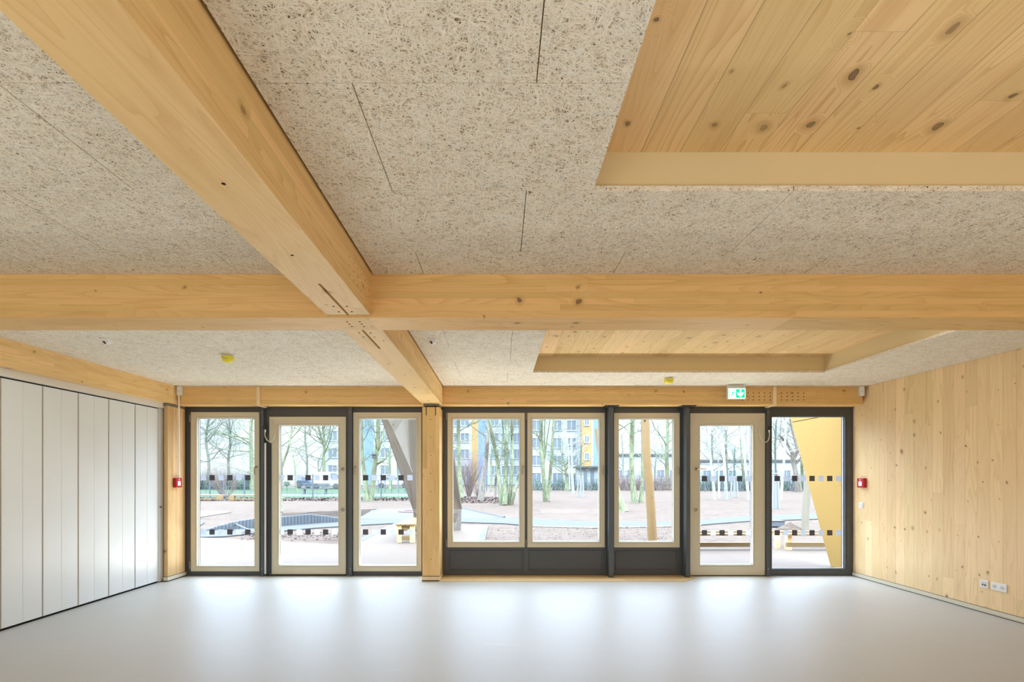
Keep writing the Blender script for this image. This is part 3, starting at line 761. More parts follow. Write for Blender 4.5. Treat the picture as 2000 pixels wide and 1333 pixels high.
ES = empty('exit_sign', (3.3, 6.83, HC - .1), label='lit green emergency exit sign with running figure and down arrow under the ceiling', cat='exit sign')
DS = 6.80; x0, x1 = X_(1421.6, DS), X_(1456.6, DS); z1 = HC - .012; z0 = Z_(779, DS); zf = Z_(759.2, DS)
h = link('sign_housing', nbox(x0, x1, DS, DS + .045, z0 - .004, z1, bev=.003), M['plasticgrey'], ES)
link('ceiling_mount', nbox(x0 + .03, x1 - .03, DS + .005, DS + .04, z1, HC), M['plasticgrey'], ES)
fy = DS - .0012
link('light_panel', nbox(x0 + .006, x1 - .006, fy, DS, z0, zf), M['signwhite'], ES)
W_ = x1 - x0; Hh = zf - z0; xm = x0 + .44 * W_; bm = bmesh.new()
box(bm, xm, x1 - .014, fy - .0008, fy, z0 + .009, zf - .009)           # green field behind the arrow
box(bm, x0 + .012, x0 + .024, fy - .0008, fy, z0 + .009, zf - .009)   # green door jamb
f2 = fy - .0010
cx, cz = (x0 + .026 + xm) / 2, (z0 + zf) / 2
disc(bm, (cx + .012, fy - .0008, zf - .026), (0, 1, 0), .009, .0008, 12)     # running figure
for a, b, wd in (((.008, .024), (-.012, -.006), .008), ((-.012, -.006), (.014, -.022), .006), ((.014, -.022), (.008, -.046), .005), ((-.012, -.008), (-.026, -.034), .006), ((-.026, -.034), (-.040, -.034), .005), ((.006, .022), (.026, .006), .0045), ((.026, .006), (.036, .016), .004), ((.004, .022), (-.022, .014), .0045), ((-.022, .014), (-.028, -.004), .004)):
    p = Vector((cx + a[0], fy - .0008, cz + a[1])); q = Vector((cx + b[0], fy - .0008, cz + b[1])); d = (q - p).normalized(); n = Vector((-d.z, 0, d.x)) * wd
    prism(bm, [p - n, q - n, q + n, p + n], (0, .0007, 0))
link('pictogram_green', bm, M['signgreen'], ES)
bm = bmesh.new(); ax = (xm + x1 - .014) / 2
prism(bm, [Vector((ax + a, fy - .0018, cz + b)) for a, b in ((-.012, .05), (.012, .05), (.012, -.002), (.042, .022), (.042, -.008), (0, -.050), (-.042, -.008), (-.042, .022), (-.012, -.002))], (0, .0009, 0))
link('pictogram_arrow', bm, M['signwhite'], ES)
# ------------------------------------------------------------------ outside: materials
def mat_mulch():
    t = NT('sandy_soil_with_bark_chips'); co = t.coord()
    a = t.noise(co, .5, 4, .6); b = t.noise(t.mapping(co, scale=(7, 9, 9)), 1.0, 7, .75); v = t.voronoi(co, 26); v2 = t.voronoi(t.mapping(co, scale=(1, 2.2, 1)), 9)
    c = t.mix(a, (0.0885, 0.0623, 0.0464), (0.1051, 0.0814, 0.0634))
    c = t.mix(t.math('MULTIPLY', t.sstep(b, .47, .62), .6), c, (0.0450, 0.0301, 0.0216))
    c = t.mix(t.math('MULTIPLY', t.sstep(t.noise(t.mapping(co, scale=(.9, 3.0, 1)), 1.0, 6, .7), .53, .62), .6), c, (0.0494, 0.0341, 0.0248))
    c = t.mix(t.math('MULTIPLY', t.math('LESS_THAN', v['Distance'], .17), .75), c, (0.0225, 0.0145, 0.0101))
    c = t.mix(t.math('MULTIPLY', t.math('LESS_THAN', v2['Distance'], .10), .6), c, (0.0262, 0.0168, 0.0116))
    return t.done(c, .95, .1)
def mat_paver():
    t = NT('pale_red_clay_pavers'); co = t.coord()
    n = t.n.new('ShaderNodeTexBrick'); t.l.new(co, n.inputs['Vector']); n.inputs['Scale'].default_value = 1.0
    n.inputs['Brick Width'].default_value = .20; n.inputs['Row Height'].default_value = .10; n.inputs['Mortar Size'].default_value = .006
    n.inputs['Color1'].default_value = (0.1008, 0.0732, 0.0552, 1); n.inputs['Color2'].default_value = (0.1102, 0.0841, 0.0647, 1); n.inputs['Mortar'].default_value = (0.0693, 0.0446, 0.0329, 1)
    c = t.mix(t.math('MULTIPLY', t.noise(co, .7, 4, .6), .7), n.outputs['Color'], (0.1118, 0.0895, 0.0712))
    c = t.mix(t.math('MULTIPLY', t.math('GREATER_THAN', t.noise(co, 14.0, 2), .72), .7), c, (0.0394, 0.0271, 0.0191)); return t.done(c, .8, .2)
M['mulch'] = mat_mulch(); M['paver'] = mat_paver()
M['asphalt'] = plain('pale_grey_path_surface', (0.0633, 0.0635, 0.0620), .9, .15, var=.08, nscale=14)
M['gravel'] = plain('light_grey_play_surface', (0.0742, 0.0741, 0.0687), .9, .15, var=.14, nscale=40)
M['kerb'] = plain('concrete_kerb', (0.0824, 0.0808, 0.0757), .85, .15, var=.1, nscale=12)
M['concrete'] = plain('grey_concrete_palisade', (0.1034, 0.1144, 0.1227), .85, .15, var=.22, nscale=7)
M['sand'] = plain('pale_yellow_sand', (0.1108, 0.0959, 0.0693), .95, .1, var=.08, nscale=9)
M['grass'] = plain('winter_grass', (0.0392, 0.0607, 0.0333), .95, .1, var=.25, nscale=3)
M['road'] = plain('pale_footway', (0.0779, 0.0785, 0.0772), .9, .1, var=.06)
def mat_bark(name, c1, c2, c3, sc_=3.0):
    t = NT(name); co = t.coord(); a = t.noise(t.mapping(co, scale=(11, 11, 2.6)), 1.0, 6, .75); b = t.noise(co, sc_, 3)
    c = t.mix(t.sstep(a, .40, .60), c1, c2); c = t.mix(t.math('MULTIPLY', t.sstep(b, .5, .62), .7), c, c3)
    v = t.voronoi(t.mapping(co, scale=(1, 1, .55)), 5.0); c = t.mix(t.math('MULTIPLY', t.math('LESS_THAN', v['Distance'], .16), .7), c, tuple(x * .35 for x in c1))
    return t.done(c, .9, .1)
M['moss'] = mat_bark('mossy_green_bark', (0.1067, 0.1301, 0.0764), (0.2074, 0.2260, 0.1253), (0.1633, 0.1378, 0.0979))
M['moss2'] = mat_bark('hazed_grey_green_bark', (0.1178, 0.1268, 0.1011), (0.1945, 0.1985, 0.1567), (0.1237, 0.1599, 0.1011))  # greyer bark for far trees, distance haze put into the colour
M['twig'] = plain('grey_green_twigs', (0.0730, 0.1060, 0.0825), .9, .1, var=.3, nscale=2)
M['twigfar'] = plain('hazed_pale_grey_twigs', (0.1600, 0.2044, 0.1896), .9, .1, var=.2, nscale=2)  # paler than the near twigs, haze mixed into the colour
M['brown'] = mat_bark('brown_grey_bark', (0.1200, 0.0983, 0.0834), (0.2159, 0.1848, 0.1517), (0.1520, 0.1651, 0.1137))
M['shrubtwig'] = plain('reddish_brown_twigs', (0.1809, 0.1298, 0.1087), .9, .1, var=.3, nscale=2)
def mat_birch():
    t = NT('white_birch_bark'); co = t.coord(); a = t.noise(t.mapping(co, scale=(6, 6, 16)), 1.0, 4, .7)
    return t.done(t.mix(t.sstep(a, .56, .66), (0.3097, 0.3165, 0.3054), (0.0999, 0.1080, 0.0948)), .8, .2)
M['birch'] = mat_birch()
M['log'] = wood('peeled_robinia_log', 'Z', 'X', 'Y', .9, (0.2243, 0.1419, 0.0615), (0.1810, 0.0975, 0.0327), seam=0, knots=.28, knot_scale=4.0, finger=30, vary=.05)
M['log2'] = wood('pale_peeled_log', 'Z', 'X', 'Y', .9, (0.1983, 0.1737, 0.1309), (0.1552, 0.1144, 0.0655), seam=0, knots=.15, knot_scale=4.0, finger=30, vary=.05)
M['benchw'] = wood('yellow_larch_bench', 'X', 'Z', 'Y', .12, (0.2157, 0.1442, 0.0615), (0.1725, 0.0933, 0.0286), seam=.2, knots=.25, finger=30, vary=.08)
M['benchy'] = wood('yellow_larch_bench_lengthwise', 'Y', 'X', 'Z', .12, (0.2157, 0.1442, 0.0615), (0.1725, 0.0933, 0.0286), seam=.2, knots=.25, finger=30, vary=.08)
M['ply'] = wood('brown_grey_plywood', 'Z', 'X', 'Y', 1.2, (0.1294, 0.0995, 0.0715), (0.0950, 0.0679, 0.0449), seam=.3, knots=.1, finger=3.5, vary=.06)  # brown-grey tone carries the shade of the fin's dark face
M['yellowwall'] = plain('yellow_facade_board', (0.2988, 0.1827, 0.0480), .6, .25, var=.03, nscale=2)
M['render'] = plain('white_render', (0.3269, 0.3418, 0.3497), .9, .1, var=.03)
M['bluer'] = plain('light_blue_render', (0.1537, 0.2240, 0.3018), .9, .1, var=.04)
M['yelr'] = plain('yellow_render', (0.3478, 0.2290, 0.0944), .9, .1, var=.04)
M['winpane'] = plain('distant_window_pane', (0.1322, 0.1573, 0.1781), .25, .5, var=.2, nscale=.6)
M['carpaint'] = plain('white_car_paint', (0.3478, 0.3554, 0.3628), .3, .5, var=.02)
M['cardark'] = plain('dark_blue_car_paint', (0.0626, 0.0786, 0.1056), .3, .5, var=.05)
M['tyre'] = plain('tyre_rubber', (0.0673, 0.0661, 0.0692), .8, .2)
M['pink'] = plain('pink_rubber_ring', (0.1810, 0.0637, 0.0737), .8, .2)
M['leafl'] = plain('brown_fallen_leaves', (0.0733, 0.0509, 0.0430), .95, .1, var=.4, nscale=8)
M['evergreen'] = plain('evergreen_leaves', (0.0696, 0.1298, 0.0858), .9, .1, var=.3, nscale=3)
M['fencem'] = plain('dark_grey_fence_metal', (0.0842, 0.0992, 0.1117), .6, .3)
M['whitebox'] = plain('white_tree_wrap', (0.2561, 0.2570, 0.2429), .9, .1, var=.08, nscale=14)

# ------------------------------------------------------------------ ground
def poly(name, pts, z, th, mat, **kw):
    bm = bmesh.new(); prism(bm, [Vector((x, y, z - th)) for x, y in pts], (0, 0, th)); return link(name, bm, mat, kind='structure', **kw)
def gp(px, py): D = GD(py); return (X_(px, D), D)
poly('ground', [(-140, DF + .1), (140, DF + .1), (140, 160), (-140, 160)], -.03, .2, M['mulch'])
poly('path', [(-70, 36.5), (-4.5, 36.5), (-5.5, 41), (-70, 41)], -.0, .03, M['road'])
poly('lawn', [(-90, 41), (-5.5, 41), (-6.5, 64), (-90, 64)], .0, .04, M['grass'])
poly('lawn.001', [(-60, 31.5), (-7.9, 31.5), (-2.5, 33), (-2.5, 36.4), (-60, 36.4)], .0, .04, M['grass'])
# terrace with its paved tongue
poly('paving', [(-14, DF + .11), (9.5, DF + .11), (9.5, 9.95), (-.35, 10.2), (-.35, 14.6), (-3.2, 15.5), (-3.2, 10.5), (-7.3, 11.8), (-14, 13.2)], -.005, .03, M['paver'])
poly('kerb', [(-.50, 10.2), (-.34, 10.2), (-.34, 14.5), (-.50, 14.5)], .0, .03, M['kerb'])
poly('kerb.001', [(-3.30, 10.45), (-3.14, 10.40), (-3.14, 15.4), (-3.30, 15.4)], .0, .03, M['kerb'])
# curved pale path
near = [(380, 1050), (440, 1048), (497, 1042), (545, 1038), (610, 1032), (704, 1026), (800, 1021), (884, 1020), (985, 1023), (1042, 1028), (1110, 1030), (1170, 1031), (1250, 1029.5), (1316, 1028), (1368, 1025.5), (1420, 1021.5), (1468, 1018), (1508, 1017), (1600, 1014), (1720, 1012)]
far = [(380, 1038), (440, 1036), (497, 1033), (545, 1029), (610, 1023), (704, 1014.5), (800, 1013), (884, 1012), (985, 1012), (1042, 1014), (1110, 1017.5), (1170, 1020), (1250, 1019.5), (1316, 1019), (1368, 1016.5), (1420, 1011.5), (1468, 1008), (1508, 1007), (1600, 1004), (1720, 1001)]
poly('path.001', [gp(*p) for p in near] + [gp(*p) for p in far[::-1]], .004, .03, M['asphalt'])
poly('field', [gp(*p) for p in [(690, 1014), (704, 1002), (730, 996.5), (770, 994), (850, 993), (900, 992), (912, 995), (940, 1001), (985, 1011.5), (800, 1013.5)]], .002, .03, M['gravel'])
bm = bmesh.new(); kp = [gp(*p) for p in [(900, 993), (912, 995.5), (940, 1002), (985, 1011.5)]]
tube(bm, [Vector((x, y, .0)) for x, y in kp], .05, 6); link('kerb.002', bm, M['kerb'], kind='structure')
bm = bmesh.new(); kp = [gp(*p) for p in near[9:15]]
tube(bm, [Vector((x, y, -.02)) for x, y in kp], .045, 6); link('kerb.003', bm, M['brown'], kind='structure')
poly('sand', [gp(*p) for p in [(300, 998), (400, 998), (440, 999), (452, 1001), (420, 1006), (387, 1011), (300, 1024)]], .0, .03, M['sand'])
poly('paving.001', [gp(*p) for p in [(300, 1032), (375, 1030), (392, 1026), (399, 1021), (396, 1017), (385, 1014.5), (300, 1012)]], .003, .03, M['gravel'])
bm = bmesh.new(); D = GD(1000); lathe(bm, (X_(806, D), D, .0), [(.56, -.02), (.60, .03), (.54, .05), (.46, .05), (.42, .03), (.44, -.02)], 30)
link('trampoline_ring', bm, M['pink'], label='flat pink ring lying on the grey play surface behind the wooden table', cat='play ring')
# raised bed behind the palisades
top = [(396, 1037), (425, 1027.5), (453, 1020.5), (497, 1013.5), (545, 1010.5), (604, 1005), (620, 1007.5), (660, 1011.5), (690, 1016)]
base = [(396, 1038.5), (425, 1035.5), (453, 1033.2), (497, 1031), (545, 1028), (604, 1024), (620, 1022.5), (660, 1020.5), (690, 1019)]
def interp(tab, x):
    for (a, b), (c, d) in zip(tab[:-1], tab[1:]):
        if a <= x <= c: return b + (d - b) * (x - a) / (c - a)
    return tab[-1][1] if x > tab[-1][0] else tab[0][1]
px = 398.0; k = 0; rnd = random.Random(3); proto = None
while px < 688:
    D = GD(interp(base, px)); X = X_(px, D); zt = Z_(interp(top, px), D) + rnd.uniform(-.008, .008); zt = max(zt, .03)
    nm = 'concrete_palisade'
    bm = nbox(X - .047, X + .047, D, D + .11, -.15, zt, bev=.008)
    link(nm, bm, M['concrete'], loc=(X, D, 0), label='upright grey concrete palisade in the curved edging of the raised bed', cat='palisade', group='concrete palisades edging the raised bed')
    px += .10 * F / D; k += 1
bm = bmesh.new(); a = []; b = []
for x in range(400, 690, 15):
    D = GD(interp(base, x)); X = X_(x, D); zt = max(Z_(interp(top, x), D) - .03, .0)
    a.append(bm.verts.new((X, D + .11, zt))); b.append(bm.verts.new((X - .8, D + 6.5, -.02)))
for i in range(len(a) - 1): bm.faces.new([a[i], a[i + 1], b[i + 1], b[i]])
bmesh.ops.solidify(bm, geom=bm.faces[:], thickness=.03); link('terrain', bm, M['mulch'], kind='structure')

# ------------------------------------------------------------------ trees
def branchset(bm, start, direc, length, rad, depth, rnd, mi, up=.15, kids=(3, 5), spread=.8, sides=5, tmi=1, curl=.18):
    n = 5 if depth > 0 else 4
    p = Vector(start); d = Vector(direc).normalized(); pts = [p.copy()]; rs = [rad]
    for i in range(n):
        d = (d + Vector((rnd.uniform(-1, 1), rnd.uniform(-1, 1), rnd.uniform(-1, 1))) * curl + Vector((0, 0, up)) * .3).normalized()
        p = p + d * length / n; pts.append(p.copy()); rs.append(rad * (1 - .78 * (i + 1) / n))
    tube(bm, pts, rs, max(3, sides), mi if depth > 1 else tmi, cap=False)
    if depth <= 0: return
    for k in range(rnd.randint(*kids)):
        f = rnd.uniform(.25, 1.0) * n; i = min(int(f), n - 1); q = pts[i].lerp(pts[i + 1], f - i)
        t = (pts[i + 1] - pts[i]).normalized(); o = Vector((rnd.uniform(-1, 1), rnd.uniform(-.7, .7), rnd.uniform(-.5, 1))).normalized()
        branchset(bm, q, t * (1 - spread * .5) + o * spread, length * rnd.uniform(.45, .7), rad * (1 - .7 * f / n) * .6, depth - 1, rnd, mi, up, kids, spread, sides - 1, tmi, curl)
def tree(label, base, path, widths, D=None, seed=0, mats=('moss', 'twig'), nb=8, bl=2.2, depth=2, b0=.35, sides=9, cat='tree', name='bare_tree', group=None, extra=(), more=(), kids=(3, 5), up=.15, topz=None, bark_r=.33):
    """base: picture point of the foot; path: further picture points up the trunk; widths: picture widths"""
    D = D or GD(base[1]); rnd = random.Random(seed)
    pts = [PX(base[0], base[1], D)]; pts[0].z = -.05
    pts += [PX(a, b, D + rnd.uniform(-.3, .3)) for a, b in path]
    rs = [w_ / 2 * D / F for w_ in widths]
    while len(rs) < len(pts): rs.append(rs[-1] * .85)
    rs[0] *= 1.25
    bm = bmesh.new()
    def trunk(pts, rs):
        sp_ = smoothpath(pts, 5); m = len(sp_) - 1
        rr_ = [rs[min(int(i / 5), len(rs) - 1)] * (1 - (i % 5) / 5) + rs[min(int(i / 5) + 1, len(rs) - 1)] * ((i % 5) / 5) for i in range(m + 1)]
        rr_ = [r * (1 + rnd.uniform(-.05, .05)) for r in rr_]
        tube(bm, sp_, rr_, sides, 0); return sp_, rr_
    sp_, rr_ = trunk(pts, rs)
    all_t = [(sp_, rr_)]
    for pa, wa in extra:
        all_t.append(trunk([PX(a, b, D + rnd.uniform(-.25, .25)) for a, b in pa], [w_ / 2 * D / F for w_ in wa]))
    for (sp2, rr2) in all_t:
        for k in range(nb):
            f = (b0 + (1 - b0) * (k + rnd.random()) / nb) * (len(sp2) - 1); i = min(int(f), len(sp2) - 2)
            q = sp2[i].lerp(sp2[i + 1], f - i); a = rnd.uniform(0, 2 * math.pi)
            branchset(bm, q, (math.cos(a), math.sin(a) * .8, rnd.uniform(.1, .9)), bl * rnd.uniform(.6, 1.15), rr2[i] * bark_r, depth, rnd, 0, up, kids, .8, 5, 1)
    r = link(name, bm, [M[mats[0]], M[mats[1]]], smooth=True, loc=(pts[0].x, pts[0].y, 0), label=label, cat=cat, group=group)
    return r
T = tree
# seen through the left tall window
T('mossy tree at the right edge of the left window, behind the fence', (493, 958), [(491, 900), (490, 850), (492, 800), (495, 740)], [8, 7, 6.5, 5.5, 4], seed=11, nb=16, bl=4.6, depth=3, b0=.25, bark_r=.45)
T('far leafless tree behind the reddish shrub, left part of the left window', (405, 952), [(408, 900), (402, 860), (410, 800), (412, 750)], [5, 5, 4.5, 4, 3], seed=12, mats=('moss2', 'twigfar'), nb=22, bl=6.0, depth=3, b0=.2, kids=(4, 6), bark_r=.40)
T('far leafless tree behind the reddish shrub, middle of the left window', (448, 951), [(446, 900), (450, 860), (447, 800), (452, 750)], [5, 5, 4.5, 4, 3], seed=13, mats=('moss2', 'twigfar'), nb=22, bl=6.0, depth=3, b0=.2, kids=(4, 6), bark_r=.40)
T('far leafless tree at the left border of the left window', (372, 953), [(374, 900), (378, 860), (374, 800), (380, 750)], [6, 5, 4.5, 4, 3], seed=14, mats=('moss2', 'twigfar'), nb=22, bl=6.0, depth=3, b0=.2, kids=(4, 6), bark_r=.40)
def shrub(label, px, py, wpx, hpx, seed, mats=('shrubtwig',), n=36, name='bare_shrub', D=None, r0=.014, cat='shrub'):
    D = D or GD(py); rnd = random.Random(seed); bm = bmesh.new(); W = wpx / 2 * D / F; H = hpx * D / F; c = Vector((X_(px, D), D, -.03))
    for k in range(n):
        a = rnd.uniform(0, 2 * math.pi); l = rnd.uniform(.3, 1.0)
        st = c + Vector((math.cos(a), math.sin(a), 0)) * W * .12 * rnd.random()
        branchset(bm, st, (math.cos(a) * W * l, math.sin(a) * W * l * .7, H * .8), H * rnd.uniform(.6, 1.0), r0, 2, rnd, 0, .05, (4, 6), .7, 4, 0, .16)
    link(name, bm, M[mats[0]], loc=(c.x, c.y, 0), label=label, cat=cat)
shrub('reddish brown many-stemmed shrub between the two low timber benches', 441, 970, 105, 72, 5, n=46, D=34)
def clump(label, name, px0, px1, D, h, n, seed, mat, kind='stuff', cat='undergrowth', r=.012, depth=1, zb=-.03, dd=1.5):
    rnd = random.Random(seed); bm = bmesh.new()
    for k in range(n):
        x = X_(rnd.uniform(px0, px1), D); y = D + rnd.uniform(0, dd)
        branchset(bm, (x, y, zb), (rnd.uniform(-.7, .7), rnd.uniform(-.4, .4), 1), h * rnd.uniform(.45, 1.0), r, depth, rnd, 0, .05, (2, 4), .8, 3, 0, .2)
    link(name, bm, M[mat], label=label, cat=cat, kind=kind)
clump('low dark twiggy undergrowth behind the fence at the left', 'undergrowth', 375, 500, 54, 2.2, 420, 21, 'twig', r=.03)
def leafball(label, px, py, rpx, D, seed, n=260, mat='evergreen', flat=.8):
    rnd = random.Random(seed); bm = bmesh.new(); R = rpx * D / F; c = PX(px, py, D)
    for k in range(n):
        d = Vector((rnd.gauss(0, 1), rnd.gauss(0, 1), rnd.gauss(0, 1))).normalized(); p = c + Vector((d.x * R, d.y * R, d.z * R * flat)) * rnd.uniform(.55, 1.0)
        s_ = R * .16; u = Vector((rnd.gauss(0, 1), rnd.gauss(0, 1), rnd.gauss(0, 1))).normalized(); v = u.cross(d).normalized()
        quadv(bm, [p - u * s_, p - v * s_ * .5, p + u * s_, p + v * s_ * .5])
    tube(bm, [Vector((c.x, c.y, -.05)), c], [.04, .02], 5)
    link('evergreen_bush', bm, M[mat], loc=(c.x, c.y, 0), label=label, cat='bush')
leafball('small evergreen bush right of the reddish shrub', 470, 945, 8, 50, 3)
leafball('small evergreen bush left of the park bench', 560, 946, 7, 50, 4)
leafball('dark evergreen bush low behind the left low timber bench', 402, 943, 9, 56, 5)

# seen through the left glass door
T('near mossy tree at the left edge of the left glass door', (546, 1000), [(546, 960), (547, 900), (545, 850), (548, 780)], [12, 10, 9, 9, 8], seed=15, nb=9, bl=2.6, depth=3, b0=.30,
  extra=[([(547, 925), (556, 898), (564, 872), (569, 845), (572, 800)], [4.5, 4, 3.6, 3.2, 2.4])], bark_r=.28)
T('tall forked tree above the white van', (633, 954), [(633, 920), (632, 890), (634, 872), (631, 830), (630, 780)], [7, 6, 5.6, 5, 4, 3], seed=16, nb=16, bl=6.4, depth=3, b0=.28, kids=(3, 5), bark_r=.42,
  extra=[([(633, 872), (626, 850), (620, 820), (616, 780)], [3.6, 3, 2.6, 2]), ([(634, 875), (642, 850), (648, 820), (655, 790)], [3.4, 3, 2.4, 2])])
T('slender ivy-covered tree left of the park bench', (580, 962), [(577, 940), (576, 910), (572, 890)], [3.4, 3, 2.6, 1.8], seed=17, nb=7, bl=2.6, depth=2, b0=.3)
T('far thin tree between park bench and white van', (623, 950), [(622, 920), (621, 900)], [3, 2.6, 2], seed=18, mats=('moss2', 'twigfar'), nb=9, bl=4.2, depth=3, b0=.3)
T('far bare tree in the middle of the left glass door', (598, 950), [(600, 900), (596, 850), (600, 780)], [4, 4, 3.4, 3], seed=45, mats=('moss2', 'twigfar'), nb=13, bl=6, depth=3, b0=.25, bark_r=.42)
# park bench
def slat_bench(px0, px1, pyb, label):
    D = 40.0; x0, x1 = X_(px0, D), X_(px1, D); r = empty('park_bench', ((x0 + x1) / 2, D, 0), label=label, cat='bench')
    for i, z in enumerate((.62, .72, .82)):
        link('back_slat', nbox(x0, x1, D + .38 + i * .02, D + .41 + i * .02, z, z + .075, bev=.008), M['fencem'] if i != 1 else M['road'], r)
    for i in range(4): link('seat_slat', nbox(x0, x1, D + i * .09, D + .075 + i * .09, .40, .44, bev=.008), M['kerb'], r)
    for x in (x0 + .25, x1 - .25):
        bm = nbox(x - .05, x + .05, D + .02, D + .36, 0, .40, bev=.01); box(bm, x - .03, x + .03, D + .34, D + .42, .38, .86); link('leg', bm, M['concrete'], r)
slat_bench(587, 641, 966, 'park bench with dark and pale slats on the grass beyond the raised bed')
def vehicle(px0, px1, D, h, mat, name, label, wheels, kind):
    x0, x1 = X_(px0, D), X_(px1, D); r = empty(name, ((x0 + x1) / 2, D, 0), label=label, cat=kind)
    L = x1 - x0
    if kind == 'van': prof = [(0, .35), (0, h * .92), (.04, h), (.66, h), (.80, h * .62), (.98, h * .52), (1, h * .42), (1, .35)]
    else: prof = [(0, .35), (.0, h * .6), (.10, h * .66), (.24, h), (.62, h), (.80, h * .66), (.98, h * .56), (1, h * .4), (1, .35)]
    bm = bmesh.new(); prism(bm, [Vector((x0 + a * L, D, z)) for a, z in prof], (0, 1.75, 0)); bmesh.ops.bevel(bm, geom=bm.edges[:], offset=.06, segments=2, affect='EDGES')
    link('body_shell', bm, mat, r, smooth=True)
    bm = bmesh.new()
    if kind == 'van': ws = [((.62, .60), (.66, .93), (.50, .93), (.50, .60)), ((.66, .60), (.78, .60), (.67, .9), (.66, .9))]
    else: ws = [((.16, .68), (.26, .94), (.42, .94), (.42, .68)), ((.44, .68), (.44, .94), (.60, .94), (.74, .68))]
    for q in ws: prism(bm, [Vector((x0 + a * L, D - .012, z * h)) for a, z in q], (0, .012, 0))
    link('side_window', bm, M['winpane'], r)
    for a in wheels:
        bm = bmesh.new(); x = X_(a, D); lathe(bm, (x, D - .02, .33), [(.33, .2), (.34, .0), (.30, -.02), (.21, -.02)], 24, axis='Y'); wh = link('wheel', bm, M['tyre'], r, smooth=True)
        bm = bmesh.new(); lathe(bm, (x, D - .03, .33), [(.21, 0), (.20, -.015), (.05, -.03)], 16, axis='Y'); link('hubcap', bm, M['kerb'], wh, smooth=True)
vehicle(609, 682, 56.5, 2.0, M['carpaint'], 'white_van', 'white van parked behind the park bench, seen through the left glass door', (617, 656), 'van')
vehicle(578, 606, 60, 1.35, M['cardark'], 'dark_car', 'dark car standing left of the white van behind the park bench', (583, 601), 'car')
vehicle(735, 800, 62, 1.5, M['carpaint'], 'white_car', 'white car behind the railing, seen through the third window', (745, 790), 'car')

# third window
T('twin-trunked mossy tree in the third window', (716, 979), [(712, 930), (706.5, 880), (705.5, 819), (703, 770)], [10, 8.5, 7.5, 6.5, 6], seed=19, nb=7, bl=2.1, depth=3, b0=.35,
  extra=[([(723, 981), (728, 945), (733, 900), (738, 860), (738.8, 819), (740, 770)], [12, 10.5, 9, 8.5, 8, 7]), ([(734, 908), (744, 903), (752, 897), (759, 886), (765, 874)], [4.5, 4, 3.4, 2.6, 1.6]), ([(703, 916), (694, 922), (688, 915)], [3, 2.6, 2]), ([(739, 880), (745, 862), (750, 840), (753, 810)], [4, 3.4, 2.8, 2])], bark_r=.3)
T('smaller bare tree right of the twin-trunked tree', (762, 956), [(762, 930), (761, 900), (763, 870)], [5.5, 5, 4.4, 2.6], seed=20, nb=9, bl=3.6, depth=3, b0=.35, bark_r=.42)
T('thin far tree close to the plywood fin', (777, 956), [(777, 930), (776, 900), (777, 860)], [3.4, 3, 2.6, 1.6], seed=22, nb=7, bl=3.0, depth=2, b0=.4)
# bird box
r = empty('bird_box', PX(731, 892, 29), label='small grey bird box on the twin-trunked tree', cat='bird box')
p = PX(731, 892, 28.9); link('box_body', nbox(p.x - .10, p.x + .10, 28.75, 28.95, p.z - .12, p.z + .10, bev=.01), M['kerb'], r); link('box_roof', nbox(p.x - .13, p.x + .13, 28.70, 28.97, p.z + .10, p.z + .125), M['fencem'], r)
# railing and fences
def fence(label, x0p, x1p, D, h, posts, rails, name='mesh_fence', gap=.25, pr=.035):
    x0, x1 = X_(x0p, D), X_(x1p, D); r = empty(name, ((x0 + x1) / 2, D, 0), label=label, cat='fence')
    for p in posts:
        x = X_(p, D); link('fence_post', nbox(x - pr, x + pr, D - pr, D + pr, -.03, h + .06), M['fencem'], r)
    bm = bmesh.new(); x = x0
    while x < x1: box(bm, x - .005, x + .005, D - .005, D + .005, 0, h); x += gap
    for z in rails: box(bm, x0, x1, D - .008, D + .008, z - .010, z + .010)
    link('wire_panel', bm, M['fencem'], r)
fence('tall wire fence with dark posts beyond the playground, left half', 330, 830, 33.0, 1.55, [372, 410, 436.6, 477.5, 545, 611, 678, 744.5, 812], [.3, .8, 1.5], gap=.5)
fence('wire fence with dark posts far behind the trees on the right', 860, 1330, 50.0, 1.55, [880, 915, 950, 985, 1020, 1055, 1084, 1119, 1155, 1190, 1225, 1258, 1292], [.3, .7, 1.1, 1.5], gap=.3, pr=.04)
fence('wire fence far behind the birches', 1332, 1640, 48.0, 1.5, [1345, 1377, 1411, 1446, 1480, 1514, 1548, 1582, 1616], [.3, .7, 1.1, 1.45], gap=.3, pr=.04)
fence('low dark railing by the road behind the third window', 735, 800, 44.0, 1.1, [739, 752, 765, 778, 791], [.15, 1.08], name='road_railing', gap=2, pr=.03)
# low timber benches far left
def low_bench(px0, px1, D, h, label, legs=(0, 1), depth=.45):
    x0, x1 = X_(px0, D), X_(px1, D); r = empty('low_timber_bench', ((x0 + x1) / 2, D, 0), label=label, cat='bench')
    link('seat_beam', nbox(x0, x1, D, D + depth, h - .07, h, bev=.01), M['benchw'], r)
    link('lower_beam', nbox(x0 + .05, x1 - .05, D + .02, D + .10, .04, .12, bev=.01), M['benchw'], r)
    for t_ in legs:
        x = x0 + .12 + (x1 - x0 - .24) * t_; link('leg', nbox(x - .16, x + .16, D - .03, D + .12, -.02, h - .072, bev=.01), M['benchw'], r)
low_bench(352, 433, 29.8, .34, 'low yellow timber bench left of the reddish shrub')
low_bench(448.7, 530, 29.8, .34, 'low yellow timber bench right of the reddish shrub')
